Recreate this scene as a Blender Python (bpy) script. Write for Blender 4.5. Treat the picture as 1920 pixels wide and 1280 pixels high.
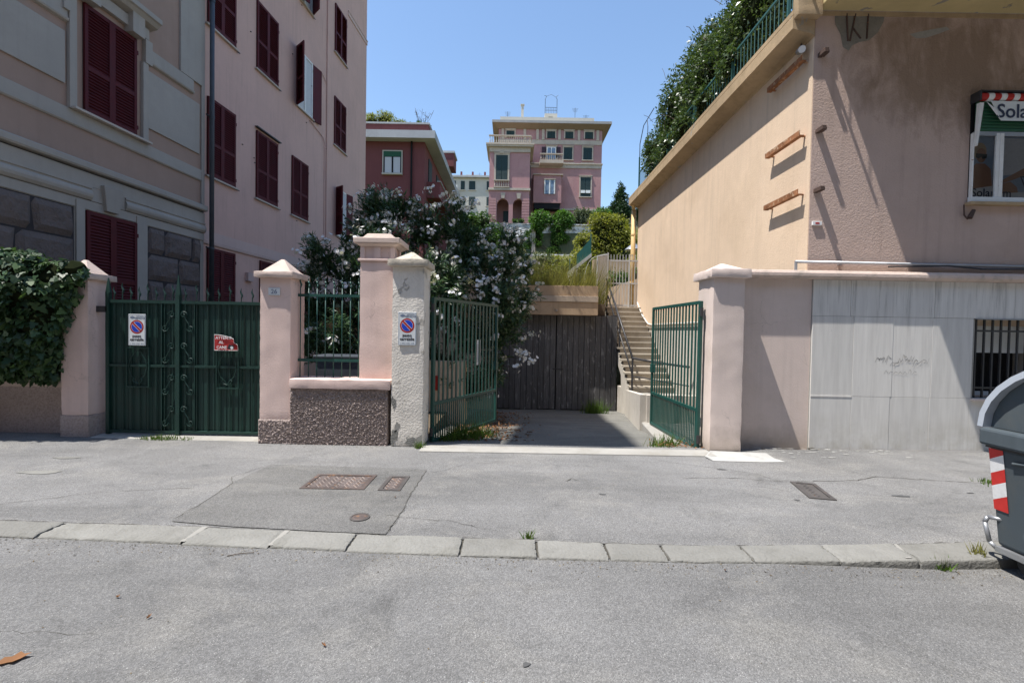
import bpy, bmesh, math, random
import numpy as np
from mathutils import Vector, Matrix
from mathutils import noise as mnoise

for _o in list(bpy.data.objects):
    bpy.data.objects.remove(_o, do_unlink=True)
SC = bpy.context.scene
COL = SC.collection
rad = math.radians

# ------------------------------------------------------------------ camera
cam_data = bpy.data.cameras.new("camera")
cam_data.lens = 16.0
cam_data.sensor_width = 36.0
cam_data.clip_start = 0.05
cam_data.clip_end = 3000
cam = bpy.data.objects.new("camera", cam_data)
COL.objects.link(cam)
cam.matrix_world = Matrix.Translation((0, 0, 1.65)) @ Matrix.Rotation(rad(90 - 1.27), 4, 'X') @ Matrix.Rotation(rad(1.0), 4, 'Z')
SC.camera = cam

# ------------------------------------------------------------------ sky, sun, exposure
SUN = Vector((0.39, 0.15, -1.0)).normalized()          # direction the light travels
world = bpy.data.worlds.new("World")
SC.world = world
world.use_nodes = True
wn = world.node_tree
wn.nodes.clear()
sky = wn.nodes.new('ShaderNodeTexSky')
sky.sky_type = 'NISHITA'
sky.sun_disc = False
sky.sun_elevation = math.asin(-SUN.z)
sky.sun_rotation = math.atan2(-SUN.x, -SUN.y)
sky.altitude = 50
sky.air_density = 1.25
sky.dust_density = 0.25
sky.ozone_density = 3.0
bg = wn.nodes.new('ShaderNodeBackground')
bg.inputs['Strength'].default_value = 0.143
wo = wn.nodes.new('ShaderNodeOutputWorld')
wn.links.new(sky.outputs[0], bg.inputs[0])
wn.links.new(bg.outputs[0], wo.inputs[0])

sun_data = bpy.data.lights.new("sun", 'SUN')
sun_data.energy = 5.0
sun_data.angle = rad(0.53)
sun_data.color = (1.0, 0.955, 0.89)
sun = bpy.data.objects.new("sun", sun_data)
COL.objects.link(sun)
sun.rotation_euler = SUN.to_track_quat('-Z', 'Y').to_euler()
sun.location = (-8, -2, 30)

SC.view_settings.view_transform = 'Standard'
SC.view_settings.look = 'None'
SC.view_settings.exposure = 0.64
SC.view_settings.gamma = 1.0
SC.view_settings.use_curve_mapping = False
SC.cycles.max_bounces = 8
SC.cycles.diffuse_bounces = 4
SC.cycles.glossy_bounces = 3
SC.cycles.transparent_max_bounces = 8
SC.cycles.caustics_reflective = False
SC.cycles.caustics_refractive = False

# ------------------------------------------------------------------ mesh helpers
class MB:
    """collects simple shapes; build() links them as ONE mesh object"""
    def __init__(s):
        s.v = []; s.f = []
    def box(s, x0, x1, y0, y1, z0, z1):
        b = len(s.v)
        s.v += [(x0,y0,z0),(x1,y0,z0),(x1,y1,z0),(x0,y1,z0),(x0,y0,z1),(x1,y0,z1),(x1,y1,z1),(x0,y1,z1)]
        s.f += [tuple(b+i for i in q) for q in ((0,3,2,1),(4,5,6,7),(0,1,5,4),(1,2,6,5),(2,3,7,6),(3,0,4,7))]
        return s
    def poly(s, pts):
        b = len(s.v); s.v += [tuple(p) for p in pts]; s.f.append(tuple(range(b, b+len(pts)))); return s
    def frustum(s, x0,x1,y0,y1,z0, a0,a1,b0,b1,z1):
        b = len(s.v)
        s.v += [(x0,y0,z0),(x1,y0,z0),(x1,y1,z0),(x0,y1,z0),(a0,b0,z1),(a1,b0,z1),(a1,b1,z1),(a0,b1,z1)]
        s.f += [tuple(b+i for i in q) for q in ((0,3,2,1),(4,5,6,7),(0,1,5,4),(1,2,6,5),(2,3,7,6),(3,0,4,7))]
        return s
    def prism(s, prof, axis, a0, a1):
        """extrude a closed 2-D profile along axis 'x','y' or 'z'"""
        b = len(s.v); n = len(prof)
        def pt(p, a):
            return {'x': (a,p[0],p[1]), 'y': (p[0],a,p[1]), 'z': (p[0],p[1],a)}[axis]
        s.v += [pt(p,a0) for p in prof] + [pt(p,a1) for p in prof]
        for i in range(n):
            j = (i+1) % n
            s.f.append((b+i, b+j, b+n+j, b+n+i))
        s.f.append(tuple(b+i for i in range(n))[::-1]); s.f.append(tuple(b+n+i for i in range(n)))
        return s
    def cyl(s, p0, p1, r0, r1=None, n=8, cap=True):
        r1 = r0 if r1 is None else r1
        p0 = Vector(p0); p1 = Vector(p1); d = p1-p0
        if d.length < 1e-7: return s
        q = d.to_track_quat('Z','Y')
        b = len(s.v)
        for p, r in ((p0,r0),(p1,r1)):
            for i in range(n):
                a = 2*math.pi*i/n
                s.v.append(tuple(p + q @ Vector((r*math.cos(a), r*math.sin(a), 0))))
        for i in range(n):
            j = (i+1) % n
            s.f.append((b+i, b+j, b+n+j, b+n+i))
        if cap:
            s.f.append(tuple(b+i for i in range(n))[::-1]); s.f.append(tuple(b+n+i for i in range(n)))
        return s
    def tube(s, pts, r, n=6):
        for a, c in zip(pts[:-1], pts[1:]): s.cyl(a, c, r, n=n)
        return s
    def lathe(s, c, prof, n=12):
        """prof: list of (radius, z)"""
        b = len(s.v)
        for r, z in prof:
            for i in range(n):
                a = 2*math.pi*i/n
                s.v.append((c[0]+r*math.cos(a), c[1]+r*math.sin(a), c[2]+z))
        for k in range(len(prof)-1):
            for i in range(n):
                j = (i+1) % n
                s.f.append((b+k*n+i, b+k*n+j, b+(k+1)*n+j, b+(k+1)*n+i))
        s.f.append(tuple(b+i for i in range(n))[::-1]); s.f.append(tuple(b+(len(prof)-1)*n+i for i in range(n)))
        return s
    def mesh(s, name, m=None, smooth=False):
        me = bpy.data.meshes.new(name)
        me.from_pydata(s.v, [], s.f); me.update()
        if smooth:
            me.polygons.foreach_set('use_smooth', [True]*len(me.polygons))
            if smooth == 'edge': me.set_sharp_from_angle(angle=rad(38))
        if m: me.materials.append(m)
        return me
    def build(s, name, m, parent=None, off=None, smooth=False, bevel=0, seg=2):
        if off is not None:
            s.v = [(x-off[0], y-off[1], z-off[2]) for x, y, z in s.v]
        return put(name, s.mesh(name, m, smooth), parent, bevel=bevel, seg=seg)

def rough_box(x0,x1,y0,y1,z0,z1, step=0.07, amp=0.005, seed=0):
    """a hand-plastered block: gridded box with softly wandering faces and arrises"""
    bm = bmesh.new(); nx, ny, nz = (max(1, int(round(abs(d)/step))) for d in (x1-x0, y1-y0, z1-z0))
    cache = {}
    def V(i,j,k):
        if (i,j,k) not in cache:
            q = Vector((x0+(x1-x0)*i/nx, y0+(y1-y0)*j/ny, z0+(z1-z0)*k/nz)); s = q + Vector((seed*3.1, seed*1.7, 0))
            on = (i in (0,nx)) + (j in (0,ny)) + (k in (0,nz))
            d = mnoise.noise_vector(s*4.5)*amp + mnoise.noise_vector(s*19)*amp*0.45
            if on >= 2:                                     # worn corners pull inwards
                c = Vector(((x0+x1)/2,(y0+y1)/2,(z0+z1)/2)); w = (0.004+0.008*abs(mnoise.noise(s*9)))
                d += Vector(((1 if q.x < c.x else -1)*w*(i in (0,nx)), (1 if q.y < c.y else -1)*w*(j in (0,ny)), (1 if q.z < c.z else -1)*w*(k in (0,nz))))
            cache[(i,j,k)] = bm.verts.new(q+d)
        return cache[(i,j,k)]
    for i in range(nx):
        for j in range(ny):
            bm.faces.new((V(i,j,0),V(i,j+1,0),V(i+1,j+1,0),V(i+1,j,0))); bm.faces.new((V(i,j,nz),V(i+1,j,nz),V(i+1,j+1,nz),V(i,j+1,nz)))
    for i in range(nx):
        for k in range(nz):
            bm.faces.new((V(i,0,k),V(i+1,0,k),V(i+1,0,k+1),V(i,0,k+1))); bm.faces.new((V(i,ny,k),V(i,ny,k+1),V(i+1,ny,k+1),V(i+1,ny,k)))
    for j in range(ny):
        for k in range(nz):
            bm.faces.new((V(0,j,k),V(0,j,k+1),V(0,j+1,k+1),V(0,j+1,k))); bm.faces.new((V(nx,j,k),V(nx,j+1,k),V(nx,j+1,k+1),V(nx,j,k+1)))
    m = MB(); bm.verts.index_update(); m.v = [tuple(v.co) for v in bm.verts]; m.f = [tuple(v.index for v in f.verts) for f in bm.faces]; bm.free()
    return m

def put(name, me, parent=None, loc=(0,0,0), rot=None, bevel=0, seg=2):
    o = bpy.data.objects.new(name, me)
    COL.objects.link(o)
    o.location = loc
    if rot is not None: o.rotation_euler = rot
    if parent is not None: o.parent = parent
    if bevel:
        md = o.modifiers.new("bevel", 'BEVEL'); md.width = bevel; md.segments = seg; md.limit_method = 'ANGLE'; md.angle_limit = rad(40)
    return o

def tag(o, label, cat, group=None):
    o['label'] = label; o['category'] = cat
    if group: o['group'] = group
    return o
def thing(name, label, cat, loc=(0,0,0), rz=0, group=None):
    o = bpy.data.objects.new(name, None); COL.objects.link(o)
    o.empty_display_size = 0.2
    o.location = loc; o.rotation_euler = (0,0,rz)
    return tag(o, label, cat, group)
def struct(o):
    o['kind'] = 'structure'; return o
def stuff(o):
    o['kind'] = 'stuff'; return o
def text_mesh(body, size, m, depth=0.0008, bold=0.0, align='LEFT'):
    cu = bpy.data.curves.new("lettering", 'FONT'); cu.body = body; cu.size = size; cu.extrude = depth; cu.offset = bold
    cu.align_x = align; cu.resolution_u = 3
    ob = bpy.data.objects.new("lettering", cu); COL.objects.link(ob)
    dg = bpy.context.evaluated_depsgraph_get()
    me = bpy.data.meshes.new_from_object(ob.evaluated_get(dg))
    bpy.data.objects.remove(ob, do_unlink=True)
    me.materials.clear(); me.materials.append(m)
    return me
FRONT = (rad(90), 0, 0)          # stands a flat x-y shape up to face -y

# ------------------------------------------------------------------ material helpers
class NT:
    def __init__(s, name):
        s.m = bpy.data.materials.new(name); s.m.use_nodes = True
        s.t = s.m.node_tree; s.t.nodes.clear()
        s.out = s.n('ShaderNodeOutputMaterial')
    def n(s, t, **k):
        nd = s.t.nodes.new(t)
        for a, b in k.items(): setattr(nd, a, b)
        return nd
    def l(s, a, b): s.t.links.new(a, b)
    def pos(s, scale=(1,1,1), obj=False):
        if obj: src = s.n('ShaderNodeTexCoord').outputs['Object']
        else: src = s.n('ShaderNodeNewGeometry').outputs['Position']
        mp = s.n('ShaderNodeMapping'); mp.inputs['Scale'].default_value = scale
        s.l(src, mp.inputs['Vector']); return mp.outputs[0]
    def noise(s, vec, scale, detail=4, rough=0.55, dist=0.0):
        nd = s.n('ShaderNodeTexNoise'); nd.inputs['Scale'].default_value = scale
        nd.inputs['Detail'].default_value = detail; nd.inputs['Roughness'].default_value = rough
        nd.inputs['Distortion'].default_value = dist
        s.l(vec, nd.inputs['Vector']); return nd.outputs['Fac']
    def ramp(s, fac, *stops):
        r = s.n('ShaderNodeValToRGB'); e = r.color_ramp.elements
        while len(e) < len(stops): e.new(0.5)
        for el, (p, c) in zip(e, stops):
            el.position = p; el.color = (c, c, c, 1) if not hasattr(c, '__len__') else (*c[:3], 1)
        s.l(fac, r.inputs[0]); return r.outputs[0]
    def mix(s, fac, a, b, mode='MIX'):
        x = s.n('ShaderNodeMix', data_type='RGBA', blend_type=mode)
        for sock, val in ((x.inputs[0], fac), (x.inputs[6], a), (x.inputs[7], b)):
            if hasattr(val, 'is_linked') or hasattr(val, 'links'): s.l(val, sock)
            elif hasattr(val, '__len__'): sock.default_value = (*val[:3], 1)
            else: sock.default_value = val
        return x.outputs[2]
    def math(s, op, a, b=0.0):
        x = s.n('ShaderNodeMath', operation=op)
        for sock, val in ((x.inputs[0], a), (x.inputs[1], b)):
            if hasattr(val, 'links'): s.l(val, sock)
            else: sock.default_value = val
        return x.outputs[0]
    def bump(s, h, strength, dist, prev=None):
        b = s.n('ShaderNodeBump'); b.inputs['Strength'].default_value = strength; b.inputs['Distance'].default_value = dist
        s.l(h, b.inputs['Height'])
        if prev is not None: s.l(prev, b.inputs['Normal'])
        return b.outputs[0]
    def finish(s, col, rough=0.9, normal=None, metal=0.0, spec=0.3):
        p = s.n('ShaderNodeBsdfPrincipled')
        for key, val in (('Base Color', col), ('Roughness', rough), ('Metallic', metal), ('Specular IOR Level', spec)):
            if hasattr(val, 'links'): s.l(val, p.inputs[key])
            elif hasattr(val, '__len__'): p.inputs[key].default_value = (*val[:3], 1)
            else: p.inputs[key].default_value = val
        if normal is not None: s.l(normal, p.inputs['Normal'])
        s.l(p.outputs[0], s.out.inputs['Surface'])
        return s.m

def mul(c, k): return tuple(min(1, x*k) for x in c)

def plaster(name, col, var=0.12, stain=None, stain_amt=0.5, streak=0.25, bump=0.25, grain=90, bdist=0.004, patch=None, patch_amt=0.0, rough=0.92, coarse=0.0, stain_scale=0.9, dirt=None, per_object=0.0, splash=0.0):
    t = NT(name); p = t.pos()
    big = t.noise(p, 0.8, 5, 0.6)
    c = t.mix(t.ramp(big, (0.3, 0.0), (0.72, 1.0)), mul(col, 1-var), mul(col, 1+var*0.6))
    mid = t.noise(p, 7.0, 5, 0.65)
    c = t.mix(t.ramp(mid, (0.35, 0.0), (0.7, 0.35)), c, mul(col, 1-var*1.6))
    if streak:
        ps = t.pos((5, 5, 0.3)); sn = t.noise(ps, 1.6, 5, 0.6)
        c = t.mix(t.math('MULTIPLY', t.ramp(sn, (0.52, 0.0), (0.75, 1.0)), streak), c, mul(col, 0.5))
    if stain:
        st = t.noise(p, stain_scale, 6, 0.68, 0.4)
        c = t.mix(t.math('MULTIPLY', t.ramp(st, (0.5, 0.0), (0.68, 1.0)), stain_amt), c, stain)
    if splash:                                 # dirt thrown up from the pavement, and a few hairline cracks
        sz_ = t.n('ShaderNodeSeparateXYZ'); t.l(p, sz_.inputs[0])
        low = t.math('ADD', t.ramp(sz_.outputs[2], (0.0, 1.0), (0.6, 0.0)), t.math('SUBTRACT', t.noise(p, 5.0, 6, 0.7), 0.62))
        c = t.mix(t.math('MULTIPLY', t.ramp(low, (0.25, 0.0), (0.9, 1.0)), 0.6*splash), c, mul((0.42, 0.35, 0.27), 0.8))
        wv = t.n('ShaderNodeTexVoronoi', feature='DISTANCE_TO_EDGE'); wv.inputs['Scale'].default_value = 1.3
        wp = t.n('ShaderNodeVectorMath', operation='ADD'); nz_ = t.n('ShaderNodeTexNoise'); nz_.inputs['Scale'].default_value = 4.0; nz_.inputs['Detail'].default_value = 6
        t.l(p, nz_.inputs['Vector']); sc_ = t.n('ShaderNodeVectorMath', operation='SCALE'); sc_.inputs['Scale'].default_value = 0.5; t.l(nz_.outputs['Color'], sc_.inputs[0])
        t.l(p, wp.inputs[0]); t.l(sc_.outputs[0], wp.inputs[1]); t.l(wp.outputs[0], wv.inputs['Vector'])
        ck = t.math('MULTIPLY', t.ramp(wv.outputs['Distance'], (0.002, 1.0), (0.006, 0.0)), t.ramp(t.noise(p, 1.1, 3), (0.5, 0.0), (0.62, 0.5)))
        c = t.mix(ck, c, mul(col, 0.4))
    if dirt:                                   # one big grime stain with a ragged outline
        cpos, (rx_, rz_), dcol = dirt
        sp_ = t.n('ShaderNodeSeparateXYZ'); t.l(p, sp_.inputs[0])
        dx_ = t.math('DIVIDE', t.math('SUBTRACT', sp_.outputs[0], cpos[0]), rx_); dz_ = t.math('DIVIDE', t.math('SUBTRACT', sp_.outputs[2], cpos[2]), rz_)
        rr_ = t.math('ADD', t.math('MULTIPLY', dx_, dx_), t.math('MULTIPLY', dz_, dz_))
        wob = t.math('ADD', t.math('SUBTRACT', 1.0, rr_), t.math('MULTIPLY', t.math('SUBTRACT', t.noise(t.pos((2.2, 2.2, 1.0)), 1.5, 6, 0.7, 0.5), 0.5), 3.2))
        c = t.mix(t.math('MULTIPLY', t.ramp(wob, (0.0, 0.0), (0.9, 1.0)), 0.62), c, dcol)
    fine = t.noise(p, grain, 3, 0.6)
    h = fine
    if patch:
        pn = t.noise(p, 3.2, 8, 0.62, 0.3)
        pm = t.ramp(pn, (0.57-patch_amt, 0.0), (0.585-patch_amt, 1.0))
        c = t.mix(pm, c, patch)
        h = t.math('SUBTRACT', fine, t.math('MULTIPLY', pm, 1.5))
    nb = t.bump(h, bump, bdist)
    if coarse:
        v = t.noise(p, 34, 4, 0.7); nb = t.bump(v, coarse, 0.02, nb)
        c = t.mix(t.ramp(v, (0.38, 0.55), (0.56, 0.0)), c, mul(col, 0.45))
    if per_object:
        oi = t.n('ShaderNodeObjectInfo'); c = t.mix(t.ramp(oi.outputs['Random'], (0, 0.0), (1, per_object)), c, mul(col, 0.45))
    sp = t.noise(p, 260, 2, 0.5)
    c = t.mix(t.ramp(sp, (0.4, 0.16), (0.6, 0.0)), c, mul(col, 0.55))
    return t.finish(c, rough, nb, spec=0.15)

def asphalt(name, base, light=0.5, wear=1.0, tint=(1,1,1)):
    t = NT(name); p = t.pos()
    big = t.noise(p, 0.55, 6, 0.62)
    c = t.mix(t.ramp(big, (0.32, 0.0), (0.7, 1.0)), mul(base, 0.80), mul(base, 1.14))
    d = t.noise(t.pos((1.0, 1.6, 1)), 1.7, 7, 0.72, 0.5)
    c = t.mix(t.math('MULTIPLY', t.ramp(d, (0.56, 0.0), (0.75, 0.6)), wear), c, mul(base, 0.5))
    ln = t.noise(t.pos((0.16, 1.0, 1)), 1.15, 4, 0.6, 0.3)                      # worn lanes along the street
    c = t.mix(t.math('MULTIPLY', t.ramp(ln, (0.36, 1.0), (0.52, 0.0)), 0.7*wear), c, mul(base, 0.66))
    blot = t.noise(t.pos((1, 1.3, 1)), 0.9, 8, 0.75, 1.2)
    c = t.mix(t.ramp(blot, (0.54, 0.0), (0.68, 0.6)), c, mul(base, 0.5))
    dust = t.noise(t.pos((0.7, 1, 1)), 1.3, 6, 0.7, 0.6)
    c = t.mix(t.ramp(dust, (0.5, 0.0), (0.72, 0.5)), c, (base[0]*1.5, base[1]*1.46, base[2]*1.36))
    v = t.n('ShaderNodeTexVoronoi'); v.inputs['Scale'].default_value = 150; t.l(p, v.inputs['Vector'])
    rnd = t.ramp(v.outputs['Color'], (0.0, 0.5), (0.5, 0.97), (1.0, 1.6))
    c = t.mix(0.75, c, t.mix(1.0, c, rnd, 'MULTIPLY'))
    v2 = t.n('ShaderNodeTexVoronoi'); v2.inputs['Scale'].default_value = 70; t.l(p, v2.inputs['Vector'])
    wh = t.math('MULTIPLY', t.ramp(v2.outputs['Distance'], (0.12, 1.0), (0.2, 0.0)), t.ramp(t.noise(p, 31, 2), (0.48, 0.0), (0.56, 1.0)))
    c = t.mix(t.math('MULTIPLY', wh, light), c, (0.62, 0.61, 0.58))
    dk = t.noise(p, 210, 3, 0.6)
    c = t.mix(t.ramp(dk, (0.36, 0.7), (0.48, 0.0)), c, mul(base, 0.35))
    c = t.mix(1.0, c, tint, 'MULTIPLY')
    hb = t.math('ADD', v.outputs['Distance'], t.math('MULTIPLY', dk, 0.6))
    nb = t.bump(hb, 0.55, 0.006)
    nb = t.bump(t.noise(p, 2.5, 3), 0.25, 0.02, nb)
    return t.finish(c, 0.93, nb, spec=0.2)

def paint(name, col, rough=0.45, var=0.1, rust=None, rust_amt=0.0, metal=0.0, spec=0.4, bump=0.05):
    t = NT(name); p = t.pos()
    n1 = t.noise(p, 5, 5, 0.6)
    c = t.mix(t.ramp(n1, (0.3, 0.0), (0.7, 1.0)), mul(col, 1-var), mul(col, 1+var))
    if rust:
        rn = t.noise(p, 14, 6, 0.7)
        c = t.mix(t.ramp(rn, (0.62-rust_amt, 0.0), (0.66-rust_amt, 1.0)), c, rust)
    nb = t.bump(t.noise(p, 60, 3), bump, 0.002)
    return t.finish(c, t.ramp(n1, (0.2, rough-0.08), (0.8, min(1, rough+0.12))), nb, metal, spec)

def plain(name, col, rough=0.7, spec=0.3, metal=0.0):
    t = NT(name); n1 = t.noise(t.pos(), 25, 4)
    return t.finish(t.mix(t.ramp(n1, (0.3, 0.0), (0.7, 1.0)), mul(col, 0.92), mul(col, 1.06)), rough, None, metal, spec)

def foliage(name, c1, c2, c3, trans=0.3, rough=0.5, spec=0.35):
    """c1..c3: three leaf colours; every leaf takes its own"""
    t = NT(name)
    g = t.n('ShaderNodeNewGeometry')
    c = t.ramp(g.outputs['Random Per Island'], (0.0, c1), (0.55, c2), (1.0, c3))
    n1 = t.noise(t.pos(), 1.4, 4)
    c = t.mix(t.ramp(n1, (0.35, 0.0), (0.7, 0.55)), c, mul(c2, 0.62))
    p = t.n('ShaderNodeBsdfPrincipled'); t.l(c, p.inputs['Base Color'])
    p.inputs['Roughness'].default_value = rough; p.inputs['Specular IOR Level'].default_value = spec
    tr = t.n('ShaderNodeBsdfTranslucent'); t.l(t.mix(1.0, c, (1.15, 1.2, 0.6), 'MULTIPLY'), tr.inputs[0])
    mx = t.n('ShaderNodeMixShader'); mx.inputs[0].default_value = trans
    t.l(p.outputs[0], mx.inputs[1]); t.l(tr.outputs[0], mx.inputs[2]); t.l(mx.outputs[0], t.out.inputs['Surface'])
    return t.m

def glass_dark(name, col=(0.03,0.035,0.04), rough=0.08):
    t = NT(name); return t.finish(t.mix(t.ramp(t.noise(t.pos(), 1.5, 2), (0.3, 0), (0.7, 1)), mul(col, 0.7), mul(col, 1.4)), rough, None, 0, 0.6)

def planks_mat(name, col, col2, axis_scale=(14, 14, 0.7), rough=0.9):
    t = NT(name); p = t.pos(axis_scale)
    n1 = t.noise(p, 3, 7, 0.7)
    oi = t.n('ShaderNodeObjectInfo')
    c = t.mix(t.ramp(n1, (0.35, 0), (0.68, 1)), col, col2)
    c = t.mix(t.ramp(oi.outputs['Random'], (0, 0.0), (1, 0.45)), c, mul(col, 0.45))
    flake = t.noise(t.pos((3, 3, 0.9)), 3.4, 8, 0.72, 0.3)
    c = t.mix(t.ramp(flake, (0.56, 0.0), (0.66, 0.75)), c, mul(col2, 1.9))
    nb = t.bump(n1, 0.5, 0.008)
    return t.finish(c, rough, nb, spec=0.12)

# ------------------------------------------------------------------ materials
M = {}
M['road'] = asphalt('road_asphalt', (0.184, 0.182, 0.179), 0.55, 1.0)
M['pave'] = asphalt('pavement_asphalt', (0.21, 0.207, 0.203), 0.4, 1.0)
M['patch'] = asphalt('patched_asphalt', (0.172, 0.169, 0.163), 0.35, 0.8)
M['drive'] = asphalt('driveway_cobbled_concrete', (0.20, 0.197, 0.18), 0.25, 0.9)
M['kerb'] = plaster('kerb_stone', (0.265, 0.26, 0.24), 0.22, (0.165, 0.16, 0.14), 0.6, 0.0, 1.0, 38, 0.012, stain_scale=3.0, per_object=0.35)
M['mortar'] = plaster('mortar_fill', (0.31, 0.3, 0.275), 0.1, None, 0, 0, 0.5, 60)
M['concrete'] = plaster('light_concrete', (0.38, 0.365, 0.335), 0.2, (0.26, 0.24, 0.2), 0.6, 0.0, 0.7, 45, 0.008, stain_scale=2.4)
M['whitepatch'] = plaster('whitewash_patch', (0.45, 0.445, 0.425), 0.2, (0.25, 0.245, 0.23), 0.7, 0, 0.5, 60, stain_scale=2.5)
M['crack'] = plain('crack_dirt', (0.075, 0.07, 0.06), 1.0, 0.0)
M['tar'] = plain('tar_spot', (0.09, 0.09, 0.09), 0.9, 0.1)
M['cover'] = paint('cast_iron_cover', (0.115, 0.092, 0.085), 0.6, 0.25, (0.26, 0.15, 0.09), 0.04, 0.3, 0.3, 0.3)
M['cover_dark'] = paint('cast_iron_dark', (0.09, 0.082, 0.078), 0.7, 0.2, (0.17, 0.1, 0.06), 0.0, 0.2, 0.3, 0.3)
M['pink'] = plaster('pale_pink_plaster', (0.75, 0.575, 0.515), 0.12, (0.5, 0.385, 0.34), 0.35, 0.25, 0.6, 70, 0.006, splash=1.0)
M['pinkcap'] = plaster('weathered_pink_cap', (0.66, 0.53, 0.46), 0.15, (0.27, 0.25, 0.21), 0.55, 0.1, 0.6, 50, 0.008, stain_scale=3.5)
M['pale'] = plaster('peeling_cream_plaster', (0.78, 0.73, 0.655), 0.1, (0.46, 0.43, 0.38), 0.4, 0.25, 0.8, 34, 0.012, (0.5, 0.47, 0.42), -0.055)
M['palecap'] = plaster('lichen_cream_cap', (0.58, 0.52, 0.43), 0.15, (0.2, 0.19, 0.15), 0.65, 0.1, 0.7, 40, 0.008, stain_scale=4)
M['roughbrown'] = plaster('rough_brown_stucco', (0.52, 0.425, 0.39), 0.15, (0.35, 0.275, 0.245), 0.4, 0.1, 0.6, 60, 0.008, coarse=1.0)
M['pinkrp'] = plaster('pale_grey_pink_plaster', (0.73, 0.61, 0.55), 0.1, (0.54, 0.44, 0.35), 0.35, 0.22, 0.5, 60, 0.005, splash=1.0)
M['cream'] = plaster('cream_side_plaster', (0.77, 0.595, 0.435), 0.09, (0.6, 0.45, 0.31), 0.5, 0.3, 0.6, 45, 0.008, stain_scale=0.7)
M['cornice'] = plaster('yellow_cornice', (0.50, 0.37, 0.23), 0.2, (0.24, 0.18, 0.1), 0.55, 0.35, 0.5, 50, 0.008, (0.36, 0.33, 0.28), -0.08, stain_scale=2.2)
M['soffit'] = plaster('flaking_yellow_soffit', (0.62, 0.5, 0.26), 0.15, (0.4, 0.32, 0.2), 0.4, 0.0, 0.6, 50, 0.012, (0.30, 0.27, 0.23), -0.06)
M['mauve'] = plaster('mauve_front_stucco', (0.57, 0.435, 0.375), 0.1, (0.42, 0.315, 0.255), 0.35, 0.3, 0.7, 42, 0.012, stain_scale=0.55, dirt=((6.5,6.9,5.75),(1.7,1.15),(0.17,0.115,0.07)))
M['travertine'] = None
M['mortarjoint'] = plain('dark_joint', (0.33, 0.32, 0.3), 1.0, 0.05)
M['l1joint'] = plain('deep_joint', (0.06, 0.055, 0.058), 1.0, 0.0)
M['ribs'] = paint('worn_iron_ribs', (0.235, 0.195, 0.175), 0.55, 0.25, None, 0, 0.3, 0.4)
M['greensheet'] = paint('dark_green_sheet_paint', (0.007, 0.036, 0.028), 0.5, 0.2, None, 0, 0, 0.45)
M['green'] = paint('green_gate_paint', (0.014, 0.07, 0.058), 0.4, 0.15, (0.16, 0.09, 0.05), -0.06, 0, 0.45)
M['greenrail'] = paint('teal_railing_paint', (0.03, 0.105, 0.10), 0.5, 0.15, (0.2, 0.1, 0.05), -0.04)
M['black'] = paint('black_iron', (0.03, 0.03, 0.033), 0.45, 0.2, (0.15, 0.08, 0.05), -0.03, 0, 0.5)
M['rust'] = paint('rusty_iron', (0.30, 0.135, 0.065), 0.9, 0.5, (0.5, 0.34, 0.22), 0.06, 0.1, 0.2, 0.6)
M['darkrust'] = paint('dark_rusty_iron', (0.08, 0.05, 0.04), 0.8, 0.3, (0.2, 0.09, 0.05), 0.02)
M['zinc'] = paint('galvanised_zinc', (0.36, 0.37, 0.39), 0.42, 0.1, None, 0, 0.65, 0.5)
M['greypipe'] = paint('grey_blue_downpipe', (0.055, 0.065, 0.08), 0.45, 0.15)
M['whitemetal'] = paint('white_metal_paint', (0.72, 0.72, 0.7), 0.45, 0.08, (0.3, 0.18, 0.1), -0.05)
M['palegrey'] = paint('pale_grey_metal_paint', (0.46, 0.465, 0.47), 0.5, 0.1, (0.3, 0.2, 0.12), -0.05)
M['bamboo'] = paint('yellowed_downpipe', (0.62, 0.44, 0.2), 0.55, 0.18)
M['signwhite'] = paint('sign_white', (0.66, 0.69, 0.7), 0.35, 0.06)
M['signred'] = plain('sign_red', (0.42, 0.025, 0.02), 0.4)
M['signblue'] = plain('sign_blue', (0.02, 0.06, 0.5), 0.4)
M['ink'] = plain('black_ink', (0.02, 0.02, 0.025), 0.5)
M['greyink'] = plain('grey_ink', (0.16, 0.2, 0.28), 0.6)
M['paper'] = plain('white_paper', (0.72, 0.72, 0.72), 0.8)
M['redsign'] = paint('faded_red_plate', (0.42, 0.035, 0.035), 0.35, 0.15)
M['garage'] = planks_mat('weathered_grey_planks', (0.09, 0.087, 0.087), (0.17, 0.166, 0.166))
M['beam'] = plaster('stained_concrete_beam', (0.50, 0.365, 0.24), 0.15, (0.3, 0.21, 0.14), 0.6, 0.45, 0.5, 50, 0.006)
M['beam2'] = plaster('pale_concrete_beam', (0.50, 0.41, 0.32), 0.15, (0.34, 0.27, 0.2), 0.5, 0.35, 0.5, 50, 0.006)
M['stair'] = plaster('worn_stair_concrete', (0.42, 0.375, 0.31), 0.18, (0.2, 0.17, 0.13), 0.65, 0.2, 0.5, 50, 0.006)
M['whitewall'] = plaster('white_plinth_plaster', (0.62, 0.575, 0.51), 0.14, (0.38, 0.34, 0.28), 0.55, 0.25, 0.5, 45, 0.008)
M['soil'] = plaster('garden_soil', (0.15, 0.115, 0.08), 0.2, (0.08, 0.06, 0.04), 0.4, 0, 0.8, 30, 0.02)
M['hill'] = plaster('dry_grass_ground', (0.13, 0.13, 0.06), 0.3, (0.2, 0.16, 0.09), 0.5, 0, 0.8, 20, 0.04)
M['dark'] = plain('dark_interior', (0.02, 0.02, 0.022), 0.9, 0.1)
M['concrete2'] = plaster('exposed_grey_concrete', (0.27, 0.255, 0.225), 0.25, (0.15, 0.14, 0.12), 0.5, 0.0, 1.0, 30, 0.02)
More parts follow.
